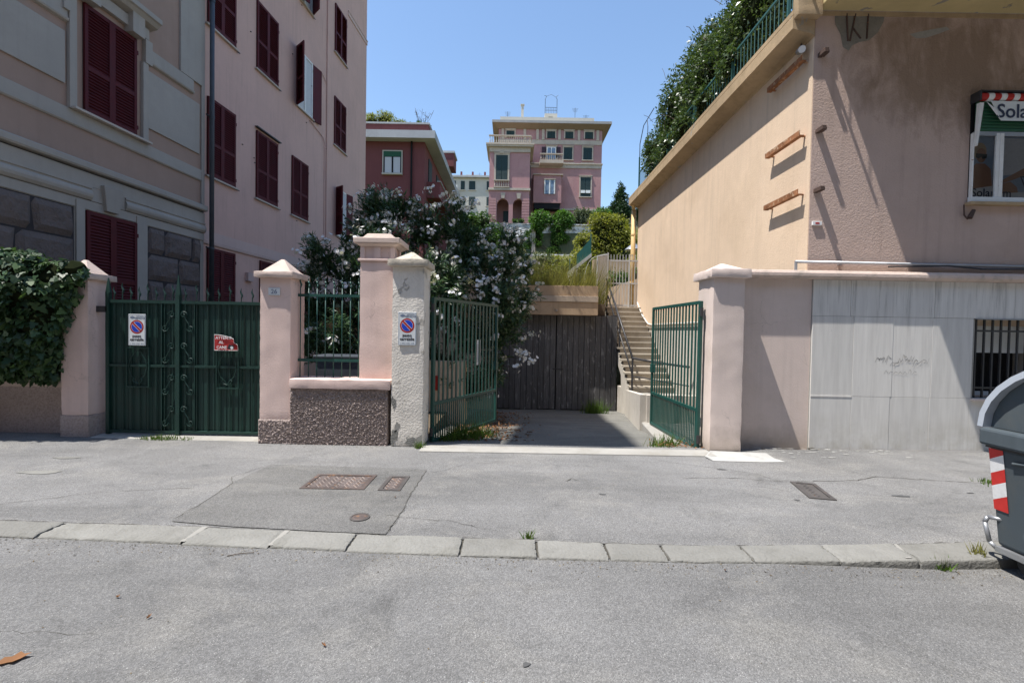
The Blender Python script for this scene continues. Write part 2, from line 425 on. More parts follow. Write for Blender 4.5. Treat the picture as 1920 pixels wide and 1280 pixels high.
M['greenblind'] = paint('green_roller_blind', (0.012, 0.085, 0.04), 0.5, 0.1)
M['binred'] = plain('reflective_red', (0.55, 0.035, 0.03), 0.35)

def travertine():
    t = NT('travertine_slab'); oi = t.n('ShaderNodeObjectInfo')
    ps = t.pos((7, 7, 0.55)); n1 = t.noise(ps, 2.2, 7, 0.65)
    c = t.mix(t.ramp(n1, (0.3, 0), (0.7, 1)), (0.60, 0.58, 0.55), (0.76, 0.74, 0.70))
    c = t.mix(t.ramp(oi.outputs['Random'], (0, 0.0), (1, 0.3)), c, (0.47, 0.46, 0.44))
    n2 = t.noise(t.pos((30, 30, 5)), 1.3, 5, 0.7)
    c = t.mix(t.ramp(n2, (0.67, 0.0), (0.74, 0.75)), c, (0.14, 0.13, 0.12))
    drip = t.noise(t.pos((16, 16, 0.9)), 1.0, 6, 0.7)
    sep = t.n('ShaderNodeSeparateXYZ'); t.l(t.pos(), sep.inputs[0])
    hi = t.ramp(t.math('MULTIPLY', sep.outputs[2], 0.38), (0.62, 0.0), (0.95, 1.0))   # algae drips run down from the coping
    c = t.mix(t.math('MULTIPLY', t.ramp(drip, (0.52, 0.0), (0.68, 0.6)), hi), c, (0.1, 0.098, 0.09))
    lo = t.ramp(sep.outputs[2], (0.0, 1.0), (0.55, 0.0))                              # splash dirt off the pavement
    sp = t.noise(t.pos(), 2.2, 6, 0.7)
    c = t.mix(t.math('MULTIPLY', t.ramp(sp, (0.4, 0.0), (0.7, 0.7)), lo), c, (0.36, 0.32, 0.24))
    nb = t.bump(n2, 0.3, 0.003)
    return t.finish(c, 0.7, nb, spec=0.3)
M['travertine'] = travertine()

# ================================================================== THE SETTING: ground, road, kerb, pavement, driveway
R = random.Random(7)
def sstep(a, b, x):
    t = max(0.0, min(1.0, (x-a)/(b-a))); return t*t*(3-2*t)
def road_z(x): return -0.024 - 0.055*sstep(2.0, 3.4, x)
KB = [(-60,3.70),(-9,3.80),(-4.25,3.765),(-2.66,3.715),(-1.09,3.62),(0.2,3.568),(1.45,3.525),(2.74,3.575),(3.95,3.69),(9,3.95),(60,4.5)]
KF = [(-60,3.40),(-9,3.56),(-3.97,3.515),(-2.45,3.44),(-1.0,3.365),(0.19,3.318),(1.36,3.296),(2.55,3.322),(3.65,3.40),(9,3.66),(60,4.2)]
def interp(T, x):
    for (x0,y0),(x1,y1) in zip(T[:-1], T[1:]):
        if x0 <= x <= x1: return y0 + (y1-y0)*(x-x0)/(x1-x0)
    return T[-1][1]

b = MB(); b.poly([(-900,-900,-1.6),(900,-900,-1.6),(900,900,-1.6),(-900,900,-1.6)])
struct(b.build('ground', M['hill']))

xs = [-60,-30,-15,-9] + [ -8.5 + 0.5*i for i in range(38)] + [12,16,30,60]
b = MB(); n = len(xs)
ysr = [-60,-20,-8,-3,-1,0,1,1.8,2.4,2.9,3.2]
for y in ysr:
    for x in xs: b.v.append((x, y, road_z(x) - 0.02*max(0, min(1, (1.5-y)/4)) ))
for x in xs: b.v.append((x, interp(KF, x)+0.05, road_z(x)))
for j in range(len(ysr)):
    for i in range(n-1): b.f.append((j*n+i, j*n+i+1, (j+1)*n+i+1, (j+1)*n+i))
road = struct(b.build('road', M['road'], smooth=True))

b = MB()
for x in xs: b.v.append((x, interp(KB, x)-0.012, -0.004))
for y in (4.2, 5.0, 6.0, 6.6, 7.6):
    for x in xs: b.v.append((x, y, 0.0 if y < 7 else 0.0))
for j in range(5):
    for i in range(n-1):
        if j == 4 and -1.6 < xs[i]+0.01 and xs[i+1] < 4.6: continue
        b.f.append((j*n+i, j*n+i+1, (j+1)*n+i+1, (j+1)*n+i))
pave = struct(b.build('pavement', M['pave'], smooth=True))

# asphalt patch with the covers
pp = [(-2.868,5.428),(-2.3,5.40),(-1.6,5.37),(-0.979,5.326),(-0.985,4.6),(-0.97,4.1),(-0.99,3.625),(-1.6,3.665),(-2.3,3.72),(-2.845,3.80),(-2.87,4.3),(-2.93,4.75)]
b = MB(); b.poly([(x,y,0.004) for x,y in reversed(pp)][::-1][::-1])
o = b.build('asphalt_patch', M['patch'], pave)
def blob(cx, cy, rx, ry, z, seed, n=18, rough=0.35):
    r = random.Random(seed); ph = [r.uniform(0,6.28) for _ in range(3)]
    out = []
    for i in range(n):
        a = 2*math.pi*i/n
        k = 1 + rough*(0.5*math.sin(2*a+ph[0]) + 0.35*math.sin(3*a+ph[1]) + 0.3*math.sin(5*a+ph[2]))
        out.append((cx+rx*k*math.cos(a), cy+ry*k*math.sin(a), z))
    return out
for sd,(cx,cy,rx,ry) in enumerate([(-5.2,5.0,0.24,0.06),(-5.45,5.56,0.14,0.045)]):
    MB().poly(blob(cx,cy,rx,ry,0.005,sd)).build('worn_patch', M['kerb'], pave)
def crack(pts, w, z, parent, seed, name='crack'):
    r = random.Random(seed); b = MB(); P = []
    for (x0,y0),(x1,y1) in zip(pts[:-1], pts[1:]):
        m = max(2, int(math.hypot(x1-x0,y1-y0)/0.06))
        for i in range(m):
            t = i/m; P.append((x0+(x1-x0)*t+r.uniform(-.014,.014), y0+(y1-y0)*t+r.uniform(-.014,.014)))
    P.append(pts[-1])
    L, Rr = [], []
    for i,(x,y) in enumerate(P):
        a = P[max(0,i-1)]; c = P[min(len(P)-1,i+1)]
        dx,dy = c[0]-a[0], c[1]-a[1]; l = math.hypot(dx,dy) or 1
        k = w*r.uniform(0.3,1.2)*(0.25 if i in (0,len(P)-1) else 1)
        L.append((x-dy/l*k, y+dx/l*k, z)); Rr.append((x+dy/l*k, y-dx/l*k, z))
    for i in range(len(P)-1): b.poly([Rr[i],Rr[i+1],L[i+1],L[i]])
    return b.build(name, M['crack'], parent)
crack(pp[3:7], 0.003, 0.006, pave, 1); crack(pp[0:4], 0.0022, 0.006, pave, 2)
crack([(-2.845,3.82),(-2.87,4.3),(-2.92,4.75),(-3.05,4.95),(-2.868,5.428)], 0.003, 0.006, pave, 3)
crack([(2.0,5.2),(2.6,5.22),(3.1,5.12),(3.5,5.16),(4.0,5.22),(4.35,5.36),(4.9,5.28),(5.6,5.18)], 0.0045, 0.005, pave, 4)
crack([(1.9,5.9),(2.5,5.62),(2.9,5.42),(3.1,5.12)], 0.003, 0.005, pave, 5)
crack([(5.6,5.18),(5.75,4.95),(5.9,4.55)], 0.005, 0.005, pave, 6)
crack([(0.62,5.0),(0.7,5.12),(0.78,5.02)], 0.009, 0.005, pave, 7)
crack([(-0.9,5.2),(-0.5,5.62),(0.1,5.7)], 0.002, 0.005, pave, 8)
crack([(-1.1,4.0),(-0.5,3.9),(-0.1,3.72)], 0.003, 0.005, pave, 9)
crack([(-5.5,3.95),(-4.6,4.1),(-4.0,4.45),(-3.2,4.6)], 0.003, 0.005, pave, 10)
crack([(-9,3.80),(-4.25,3.763),(-2.66,3.713),(-1.09,3.618),(0.2,3.566),(1.45,3.523),(2.74,3.573),(3.95,3.688),(6,3.79)], 0.004, 0.002, pave, 11)
for sd,(cx,cy,rx,ry) in enumerate([(4.1,4.72,0.085,0.025),(0.95,4.62,0.03,0.02),(2.9,4.55,.03,.015),(4.95,4.85,.04,.015),(2.6,5.55,.05,.02)]):
    MB().poly(blob(cx,cy,rx,ry,0.005,40+sd)).build('tar_spot', M['tar'], pave)
for sd,(cx,cy,rx,ry) in enumerate([(-0.62,1.95,0.05,0.04),(-0.42,1.87,0.02,0.02),(0.1,2.25,.02,.015),(1.25,1.95,.025,.018),(-0.75,2.05,.018,.012)]):
    MB().poly(blob(cx,cy,rx,ry,road_z(cx)+0.006,60+sd)).build('oil_spot', M['tar'], road)
crack([(-6,2.6),(-4,2.45),(-2.2,2.42)], 0.0012, -0.022, road, 12, 'seam')
crack([(0.6,2.35),(1.6,2.25),(2.6,2.2)], 0.0014, -0.045, road, 13, 'seam')

# kerb: single stones
kerb = bpy.data.objects.new('kerb', None); COL.objects.link(kerb); struct(kerb)
joints = [-9.6,-8.5,-7.4,-6.2,-5.0,-3.68,-2.505,-1.812,-1.22,-0.362,0.217,0.75,1.185,1.812,2.46,3.08,4.1,5.2,6.3,7.5,8.6]
for i,(a,c) in enumerate(zip(joints[:-1], joints[1:])):
    g = R.uniform(0.002,0.006); a += g; c -= g
    zt, dz, ja, jb = R.uniform(-.004,.004), R.uniform(-.005,.005), R.uniform(-.008,.008), R.uniform(-.01,.01)
    m_ = rough_box(a,c,0,1,-.2,.006,.028,.0045,i*2.3+1)
    out = []
    for (x,t,z) in m_.v:                                    # bend the block into the line of the kerb; the front arris is worn round
        yb, yf = interp(KB,x)+ja, interp(KF,x)+jb; y = yf+(yb-yf)*t
        if z > -.1: z += zt+dz*(x-(a+c)/2)/(c-a)*2 - .012*max(0,.16-t)/.16*1.3
        out.append((x,y,z))
    m_.v = out
    m_.build('kerb_stone', M['kerb'], kerb, smooth='edge')
b = MB()
for i in range(len(KB)-1):
    (x0,y0),(x1,y1) = KB[i],KB[i+1]; f0 = interp(KF,x0); f1 = interp(KF,x1)
    b.poly([(x0,f0+.03,-.02),(x1,f1+.03,-.02),(x1,y1,-.012),(x0,y0,-.012)])
b.build('joint_bed', M['crack'], kerb)
for x,w in ((-2.505,0.05),(-1.812,0.045)):
    b = MB(); yb, yf = interp(KB,x), interp(KF,x)
    b.poly([(x-w/2+.01,yf+.006,.0),(x+w/2,yf+.006,.0),(x+w/2+.02,yb-.01,.010),(x-w/2+.02,yb-.01,.010)]); b.build('mortar_joint', M['mortar'], kerb)
MB().poly([(2.985,3.38,.004),(3.03,3.38,.004),(3.10,3.6,.009),(3.075,3.6,.009)]).build('mortar_joint', M['mortar'], kerb)

# driveway: ramp down to the garage, threshold strip, footpath beside it
def ramp_z(y): return -0.012 - 0.0985*max(0.0, y-6.55) + 0.006*math.sin(y*1.7)*(1 if y > 7 else 0)
b = MB(); ys = [6.42 + 0.2*i for i in range(40)]; rx = [-2.2,-1.0,-0.2,0.6,1.4,2.1,2.66,3.4]
for y in ys:
    for x in rx: b.v.append((x, y, ramp_z(y) + 0.008*math.sin(x*2+y*1.3)))
m_ = len(rx)
for j in range(len(ys)-1):
    for i in range(m_-1): b.f.append((j*m_+i, j*m_+i+1, (j+1)*m_+i+1, (j+1)*m_+i))
drive = struct(b.build('driveway', M['drive'], smooth=True))
b = MB(); b.box(-1.235, 2.80, 6.12, 6.44, -0.2, 0.016)
thr = struct(b.build('threshold', M['concrete'], bevel=0.008))
b = MB(); b.v += [(-6.1,6.6,0.010),(-3.6,6.55,0.010),(-3.6,6.84,0.014),(-6.1,6.84,0.014),(-6.1,6.58,0.0),(-3.6,6.53,0.0)]; b.f += [(0,1,2,3),(4,5,1,0)]
struct(b.build('gateway_sill', M['concrete']))
b = MB(); b.poly([(2.62,6.08,0.018),(2.66,5.92,0.005),(3.3,5.9,0.005),(3.62,5.93,0.005),(3.56,6.1,0.005),(3.6,6.36,0.005),(2.82,6.39,0.018)])
b.build('whitewash_patch', M['whitepatch'], pave)
for k in range(60):
    x = R.uniform(3.6,5.6); y = 6.7 - abs(R.gauss(0,0.2)) ; r_ = R.uniform(.006,.03)
    MB().poly(blob(x,min(y,6.64),r_*1.8,r_*.55,0.0045+k*0.00003,100+k,10,.6)).build('whitewash_splash', M['whitepatch'], pave)
# retained footpath on the right of the ramp
b = MB(); fpy = [(6.42,2.62,-.010),(7.0,2.38,-.072),(8.85,2.58,-.072),(10.6,2.87,-.03),(11.6,3.04,.045),(12.36,3.17,.05)]
for y,x,z in fpy: b.v += [(x-.02,y,-1.3),(x-.02,y,z-.02),(x,y,z),(4.5,y,z)]
for k in range(len(fpy)-1):
    for j in range(3): b.f.append((k*4+j,(k+1)*4+j,(k+1)*4+j+1,k*4+j+1))
e = len(b.v)-4; b.f.append((e,e+1,e+2,e+3))
fp = struct(b.build('footpath', M['concrete']))
b = MB(); pa = [(2.58,8.85,.46),(3.15,12.25,.12)]
for (x,y,z) in pa: b.v += [(x-.06,y,-1.2),(x-.06,y,z),(x+.06,y,z),(x+.06,y,-1.2)]
b.f += [(0,4,5,1),(1,5,6,2),(2,6,7,3),(0,1,2,3),(7,6,5,4)]; b.box(2.641,4.42,8.80,8.92,-1.0,.46)
tag(b.build('path_parapet', M['whitewall']),'low whitewashed parapet between the ramp and the stairs','wall')
b = MB(); b.box(3.27, 4.5, 12.37, 13.98, -1.2, 0.045); struct(b.build('stair_base', M['whitewall']))
# left garden bed behind the front wall
b = MB(); b.box(-8.0,-1.32,6.9,14.0,-1.2,-0.02); struct(b.build('garden_bed', M['soil']))

# ================================================================== FRONT WALL ON THE LEFT
def pillar(name, label, x0, x1, y0, y1, zp, zs, zt, za, mats, ov=(0.055,0.07), base_mat=None):
    root = thing(name, label, 'pillar', ((x0+x1)/2, (y0+y1)/2, 0)); L = root.location
    ms, mc = mats
    rough_box(x0,x1,y0,y1,zp,zs,.06,.005,x0).build('shaft', ms, root, L, smooth='edge')
    if zp > 0:
        b = MB(); b.box(x0-.006,x1+.006,y0-.006,y1+.006,-0.05,zp); b.build('plinth', base_mat, root, L, bevel=0.01)
    rough_box(x0-ov[0],x1+ov[0],y0-ov[1],y1+ov[0],zs-.004,zt,.035,.006,x0).build('cap_slab', mc, root, L, smooth='edge')
    cx, cy = (x0+x1)/2, (y0+y1)/2
    b = MB(); b.frustum(x0+.01,x1-.01,y0+.01,y1-.01,zt, cx-.02,cx+.02,cy-.02,cy+.02,za); b.build('pyramid_top', mc, root, L, bevel=0.008)
    return root
lp = pillar('gate_pillar','pink pillar half hidden by ivy at the left of the green sheet gate',-6.575,-6.17,6.62,7.0,0.31,2.30,2.39,2.60,(M['pink'],M['pinkcap']),base_mat=M['roughbrown'])
p26 = pillar('gate_pillar','pink pillar with house number 26 and pyramid top',-3.57,-3.13,6.43,6.87,0.345,2.35,2.435,2.635,(M['pink'],M['pinkcap']),base_mat=M['roughbrown'])
pale = pillar('gate_pillar','peeling cream pillar carrying a passo carrabile sign',-1.69,-1.235,6.38,6.85,0.0,2.535,2.63,2.765,(M['pale'],M['palecap']))
# ragged plaster losses at the foot of the cream pillar
for k,(cx,cz,rx_,rz_) in enumerate([(-1.64,0.14,.05,.11),(-1.60,0.28,.035,.07),(-1.40,0.07,.09,.05),(-1.28,0.11,.04,.06),(-1.65,0.62,.03,.09)]):
    pts = [(x,6.377,z) for x,z,_ in blob(cx,cz,rx_,rz_,0,200+k,14,.5)]
    MB().poly([(max(-1.686,min(-1.24,x)),y,max(0.0,z)) for x,y,z in pts]).build('plaster_loss', M['mortar'] if k%2 else M['kerb'], pale, pale.location)
rp = pillar('gate_pillar','pale pillar right of the open driveway beside the stone clad wall',2.815,3.262,6.40,6.93,0.0,2.455,2.58,2.685,(M['pinkrp'],M['pinkrp']),ov=(0.06,0.062))

bp = thing('gate_pillar','tall pink pillar with moulded frieze and flat stepped top','pillar',(-1.965,6.78,0.93)); L = bp.location
rough_box(-2.2,-1.705,6.55,7.0,0.92,2.62,.06,.005,9).build('shaft', M['pink'], bp, L, smooth='edge')
MB().box(-2.225,-1.68,6.528,7.02,2.62,2.655).build('necking', M['pink'], bp, L, bevel=0.008)
MB().box(-2.165,-1.74,6.575,6.98,2.655,2.83).build('frieze', M['pink'], bp, L, bevel=0.006)
for x0,x1 in ((-2.2,-2.135),(-2.0,-1.905),(-1.77,-1.705)):
    MB().box(x0,x1,6.552,6.60,2.656,2.829).build('triglyph', M['pink'], bp, L, bevel=0.006)
for y0,y1 in ((6.62,6.69),(6.86,6.95)): MB().box(-1.745,-1.708,y0,y1,2.656,2.829).build('triglyph', M['pink'], bp, L, bevel=0.006)
MB().frustum(-2.2,-1.705,6.55,7.0,2.83,-2.26,-1.645,6.50,7.06,2.87).box(-2.285,-1.62,6.50,7.09,2.872,2.955).build('cornice_slab', M['pinkcap'], bp, L, bevel=0.014)
MB().frustum(-2.19,-1.71,6.58,7.0,2.955,-2.12,-1.78,6.62,6.95,3.03).build('top_slab', M['pinkcap'], bp, L, bevel=0.01)

lw = thing('low_wall','low rough brown stucco wall with pink coping under the iron fence','wall',(-2.43,6.6,0)); L = lw.location
# rough cast face: real relief
b = MB(); rr = random.Random(3); nx, nz = 150, 88
X0,X1,Z0,Z1 = -3.124,-1.745,-0.02,0.80
for j in range(nz+1):
    for i in range(nx+1):
        e = (i in (0,nx)) or (j in (0,nz))
        b.v.append((X0+(X1-X0)*i/nx, 6.415-(0 if e else rr.random()**1.7*0.026), Z0+(Z1-Z0)*j/nz))
for j in range(nz):
    for i in range(nx):
        b.f.append((j*(nx+1)+i, j*(nx+1)+i+1, (j+1)*(nx+1)+i+1, (j+1)*(nx+1)+i))
b.build('roughcast_face', M['roughbrown'], lw, L, smooth=True)
MB().box(-3.124,-1.745,6.416,6.80,-.05,.80).build('core', M['roughbrown'], lw, L)
rough_box(-3.128,-1.70,6.365,6.84,0.795,0.932,.05,.006,4).build('coping', M['pink'], lw, L, smooth='edge')
b = MB(); nx, nz = 40, 31                      # same roughcast on the foot of the number 26 pillar
for j in range(nz+1):
    for i in range(nx+1):
        e = (i in (0,nx)) or (j in (0,nz))
        b.v.append((-3.576+0.452*i/nx, 6.4235-(0 if e else rr.random()**1.7*0.024), -0.02+0.362*j/nz))
for j in range(nz):
    for i in range(nx): b.f.append((j*(nx+1)+i, j*(nx+1)+i+1, (j+1)*(nx+1)+i+1, (j+1)*(nx+1)+i))
b.build('roughcast_face', M['roughbrown'], p26, p26.location, smooth=True)

iw = thing('low_wall','low brown garden wall with pale coping under the ivy','wall',(-8.0,7.0,0)); L = iw.location
MB().box(-9.6,-6.58,6.83,7.2,-.05,.70).build('wall_body', M['roughbrown'], iw, L, bevel=0.01)
rough_box(-9.6,-6.58,6.78,7.24,0.695,0.80,.06,.006,5).build('coping', M['pinkcap'], iw, L, smooth='edge')

# iron fence panel above the low wall
fn = thing('iron_fence','dark green wrought iron fence panel between two pink pillars','fence',(-2.67,6.66,0.93)); L = fn.location
for z in (2.125,1.18): MB().box(-3.15,-2.19,6.645,6.675,z-.02,z+.02).build('rail', M['green'], fn, L)
def spike_bar(z0, z1, wav=0.012):
    b = MB(); b.cyl((0,0,z0),(0,0,z1-.16),0.008,n=6)
    pts = [(0,0,z1-.16),(wav,0,z1-.11),(-wav*.6,0,z1-.06),(0,0,z1)]
    for (p,q,r0,r1) in zip(pts[:-1],pts[1:],(0.008,0.014,0.011),(0.014,0.011,0.001)): b.cyl(p,q,r0,r1,n=6)
    return b
me = spike_bar(0.0,1.46).mesh('bar', M['green'], True)
for k in range(8): put('bar', me, fn, (-0.43+0.122*k, 0, 0.0))

# ------------------------------------------------------------------ green sheet metal double gate
gt = thing('sheet_gate','closed dark green double gate with scrolls, sheet metal and iron spikes','gate',(-4.82,6.78,0))
def scroll(turns, r, flip, w=0.006):
    pts = []
    for i in range(15):
        t = i/14; a = t*turns*2*math.pi; rr_ = r*(1-0.78*t); pts.append((flip*(rr_*math.cos(a)), -0.0, rr_*math.sin(a)))
    return pts
XL, XC, XR = -6.015+4.82, -4.965+4.82, -3.62+4.82
def gate_leaf(x0, x1, side):
    leaf = bpy.data.objects.new('gate_leaf', None); COL.objects.link(leaf); leaf.parent = gt
    # corrugated sheet
    b = MB(); nn = int((x1-x0)/0.085)
    prof = []
    for i in range(nn):
        w = (x1-x0)/nn; a = x0+i*w
        prof += [(a,0.012),(a+w*.7,0.012),(a+w*.78,0.02),(a+w*.92,0.02)]
    prof.append((x1,0.012))
    for p,q in zip(prof[:-1],prof[1:]): b.poly([(p[0],p[1],0.05),(q[0],q[1],0.05),(q[0],q[1],2.0),(p[0],p[1],2.0)])
    b.build('sheet_panel', M['greensheet'], leaf)
    for z,h in ((1.995,.022),(1.045,.018),(0.06,.02)):
        MB().box(x0,x1,-0.022,0.008,z-h,z+h).build('rail', M['greensheet'], leaf)
    for k in range(8):
        x = x0 + (x1-x0)*(k+0.5)/8
        b = spike_bar(0.05, 2.22+ (0.05 if k%3==1 else 0), 0.014); b.v = [(p[0]+x, p[1]-0.006, p[2]) for p in b.v]
        b.build('bar', M['greensheet'], leaf)
    # scroll column near the meeting stile
    cx = x1-0.12 if side < 0 else x0+0.12
    MB().box(cx-0.105*1-0.006,cx-0.105+0.006,-0.02,0.01,.06,1.99).build('stile', M['greensheet'], leaf) if side < 0 else MB().box(cx+0.1,cx+0.112,-0.02,0.01,.06,1.99).build('stile', M['greensheet'], leaf)
    for k in range(4):
        zc = 0.30 + 0.47*k
        for dz, fl in ((0.1,1),(-0.1,-1)):
            pts = [(cx+0.05*fl*(1 if side<0 else -1)+p[0]*(1 if side<0 else -1), -0.026, zc+dz+fl*p[2]) for p in scroll(1.2,0.055,-fl)]
            MB().tube(pts, 0.007, 5).build('scroll', M['greensheet'], leaf)
        MB().tube([(cx-0.07*side*-1,-0.026,zc-0.16),(cx-.02*side*-1,-0.026,zc-.03),(cx+.02*side*-1,-0.026,zc+.03),(cx+0.07*side*-1,-0.026,zc+0.16)],0.007,5).build('scroll', M['greensheet'], leaf)
    # little ornament frame
    ox = x0+0.43 if side < 0 else x0+0.72
    b = MB(); b.box(ox-.17,ox+.17,-0.03,-.008,0.72,0.74).box(ox-.17,ox+.17,-0.03,-.008,1.30,1.32).box(ox-.17,ox-.155,-.03,-.008,.74,1.3).box(ox+.155,ox+.17,-.03,-.008,.74,1.3)
    b.build('ornament_frame', M['greensheet'], leaf)
    b = MB()
    for s_ in (-1,1):
        b.tube([(ox,-.028,1.27),(ox+s_*.05,-.028,1.24),(ox+s_*.12,-.028,1.12),(ox+s_*.135,-.028,1.02),(ox+s_*.1,-.028,.9),(ox+s_*.03,-.028,.83),(ox,-.028,.78)],0.006,5)
        b.tube([(ox,-.028,.78),(ox+s_*.05,-.03,.80),(ox+s_*.075,-.034,.84),(ox+s_*.05,-.034,.86)],0.008,5)
    b.build('ornament', M['greensheet'], leaf)
    return leaf
gate_leaf(XL+0.03, XC-0.02, -1); gate_leaf(XC+0.02, XR, 1)
b = MB(); b.box(XL-.02,XL+.03,-0.03,0.03,0.02,2.12); b.frustum(XL-.03,XL+.04,-.02,.02,2.12,XL+.0,XL+.01,-.005,.005,2.34); b.build('hinge_post', M['greensheet'], gt)
b = MB(); b.box(XC-.03,XC+.03,-0.035,0.02,0.02,2.10); b.frustum(XC-.035,XC+.035,-.025,.015,2.10,XC-.004,XC+.004,-.01,.0,2.40); b.build('meeting_post', M['greensheet'], gt)
MB().box(-6.17+4.82-.03,XL+.0,-.03,.03,1.83,1.92).build('hinge_bracket', M['black'], gt)

# ------------------------------------------------------------------ signs
def no_parking_sign(label, loc):
    s = thing('no_parking_sign', label, 'sign', loc)
    b = MB(); b.box(-.128,.128,-.012,0,-.232,.232); b.build('plate', M['signwhite'], s, bevel=0.006)
    b = MB()
    for (x0,x1,z0,z1) in ((-.121,.121,.222,.226),(-.121,.121,-.226,-.222),(-.121,-.117,-.222,.222),(.117,.121,-.222,.222)): b.box(x0,x1,-.0135,-.0121,z0,z1)
    b.build('border', M['greyink'], s)
    def disc(r, y, m, nm, n=40):
        MB().poly([(r*math.cos(2*math.pi*i/n), y, 0.045+r*math.sin(2*math.pi*i/n)) for i in range(n)][::-1]).build(nm, m, s)
    disc(.101,-.0130,M['signred'],'red_ring'); disc(.080,-.0136,M['signwhite'],'white_ring'); disc(.0765,-.0142,M['signblue'],'blue_disc')
    c = math.cos(rad(45)); w1, w2, r_ = .019, .013, .079
    def bar(w, y, m, nm):
        MB().poly([(-r_*c-w*c, y, .045+r_*c-w*c),(r_*c-w*c, y, .045-r_*c-w*c),(r_*c+w*c, y, .045-r_*c+w*c),(-r_*c+w*c, y, .045+r_*c+w*c)]).build(nm, m, s)
    bar(w1,-.0148,M['signwhite'],'white_bar'); bar(w2,-.0154,M['signred'],'red_bar')
    for body, size, x, z, m, bold in (('passo',.058,0,-.108,M['ink'],.0012),('carrabile',.058,0,-.160,M['ink'],.0012),('COMUNE DI',.019,.045,.197,M['greyink'],0),('GENOVA',.038,.045,.163,M['greyink'],.0006)):
        put('lettering', text_mesh(body,size,m,.0006,bold,'CENTER'), s, (x,-.0136,z), FRONT)
    b = MB()
    for k in range(9): b.box(-.098+.0225*k,-.098+.0225*k+(.017 if k%3 else .008),-.0133,-.0122,-.205,-.196)
    b.build('small_print', M['greyink'], s)
    b = MB(); b.poly([(-.095,-.0133,.172),(-.065,-.0133,.163),(-.035,-.0133,.172),(-.03,-.0133,.192),(-.05,-.0133,.198),(-.065,-.0133,.206),(-.08,-.0133,.198),(-.1,-.0133,.192)]); b.build('emblem', M['greyink'], s)
    return s
no_parking_sign('white passo carrabile no parking sign on the green sheet gate', (-5.55,6.742,1.575))
no_parking_sign('white passo carrabile no parking sign on the peeling cream pillar', (-1.468,6.374,1.66))
s = thing('warning_sign','bent red beware of the dog plate on the green sheet gate','sign',(-4.225,6.735,1.41))
b = MB(); nn = 12
def rs(t, v):  # curled right upper corner
    x = -.175+.35*t; z = (-.115+.23*v) - (0.06*t*t*v) ; y = -0.01-0.07*(max(0,t-.45)**1.5)*(v)-.004*math.sin(t*5)
    if v > .5: x -= 0.05*t
    return (x,y,z)
for j in range(6):
    for i in range(nn):
        b.poly([rs(i/nn,j/6),rs((i+1)/nn,j/6),rs((i+1)/nn,(j+1)/6),rs(i/nn,(j+1)/6)])
b.build('plate', M['redsign'], s, smooth=True)
b = MB()
b.tube([rs(t/10,0) for t in range(11)],.003,4).tube([rs(t/10,1) for t in range(11)],.003,4).tube([rs(0,0),rs(0,1)],.003,4).tube([rs(1,t/6) for t in range(7)],.003,4)
b.build('border', M['paper'], s)
for body,x,z in (('ATTENTI',-.15,.05),('AL',-.10,-.015),('CANE',-.135,-.09)):
    put('lettering', text_mesh(body,.058,M['paper'],.001,.0012), s, (x,-.022,z), FRONT)
b = MB(); b.poly([(.03,-.034,-.085),(.06,-.036,-.02),(.09,-.044,-.035),(.125,-.052,-.03),(.15,-.05,-.07),(.12,-.048,-.105),(.07,-.04,-.1)]); b.build('dog_head', M['ink'], s)
b = MB(); b.poly([(.085,-.05,-.07),(.1,-.054,-.05),(.13,-.058,-.055),(.135,-.056,-.085),(.1,-.052,-.1)]); b.build('dog_muzzle', M['paper'], s)
s = thing('house_number','white enamel house number plate reading 26','house number',(-3.36,6.428,2.152))
b = MB(); b.box(-.082,.082,-.012,0,-.055,.055); b.build('plate', M['signwhite'], s, bevel=0.006)
put('lettering', text_mesh('26',.088,M['greyink'],.0008,.001,'CENTER'), s, (0,-.0132,-.03), FRONT)
for x0,x1,z0,z1 in ((-.075,.075,.046,.048),(-.075,.075,-.048,-.046)): MB().box(x0,x1,-.0135,-.0121,z0,z1).build('border', M['greyink'], s)

# ------------------------------------------------------------------ open driveway gate leaves
def bar_gate(label, hinge, end, mirror):
    h = Vector(hinge); e = Vector(end); W = (e-h).length
    g = thing('driveway_gate', label, 'gate', (h.x,h.y,-0.06), math.atan2(e.y-h.y, e.x-h.x))
    H = 2.2
    MB().box(0,.055,-.025,.025,0,H).build('hinge_stile', M['green'], g, bevel=.004); MB().box(W-.045,W,-.02,.02,0,H).build('lock_stile', M['green'], g, bevel=.004)
    for z,h_ in ((H-.02,.025),(.60,.025),(.03,.025)): MB().box(.055,W-.045,-.018,.018,z-h_,z+h_).build('rail', M['green'], g, bevel=.003)
    nb = 16; me = MB().box(-.021,.021,-.006,.006,.625,H-.045).mesh('bar', M['green'])
    for k in range(1,nb): put('bar', me, g, (.055+(W-.1)*k/nb,0,0))
    nb2 = 32; me2 = MB().box(-.014,.014,-.005,.005,.055,.575).mesh('bar', M['green'])
    for k in range(1,nb2): put('bar', me2, g, (.055+(W-.1)*k/nb2,0,0))
    MB().cyl((.0,0,H-.22),(.0,0,H-.1),.028,n=10).cyl((0,0,.12),(0,0,.24),.028,n=10).build('hinge', M['black'], g)
    MB().box(W-.075,W+.012,-.032,.032,.98,1.14).build('lock_box', M['green'], g, bevel=.004)
    return g, W
gl, WL = bar_gate('green barred gate leaf standing open on the left of the driveway',(-1.19,6.80),(-0.285,8.60),1)
gr, WR = bar_gate('green barred gate leaf standing open beside the pale right pillar',(2.745,6.62),(2.655,8.60),-1)
o = put('notice_sheet', MB().box(-.09,.09,-.004,0,-.22,.22).mesh('sheet', M['paper']), None, (-0.60,7.99,1.27), (0,0,math.atan2(1.8,.905)))
tag(o,'white paper notice in a sleeve on the left gate leaf','notice')
b = MB()
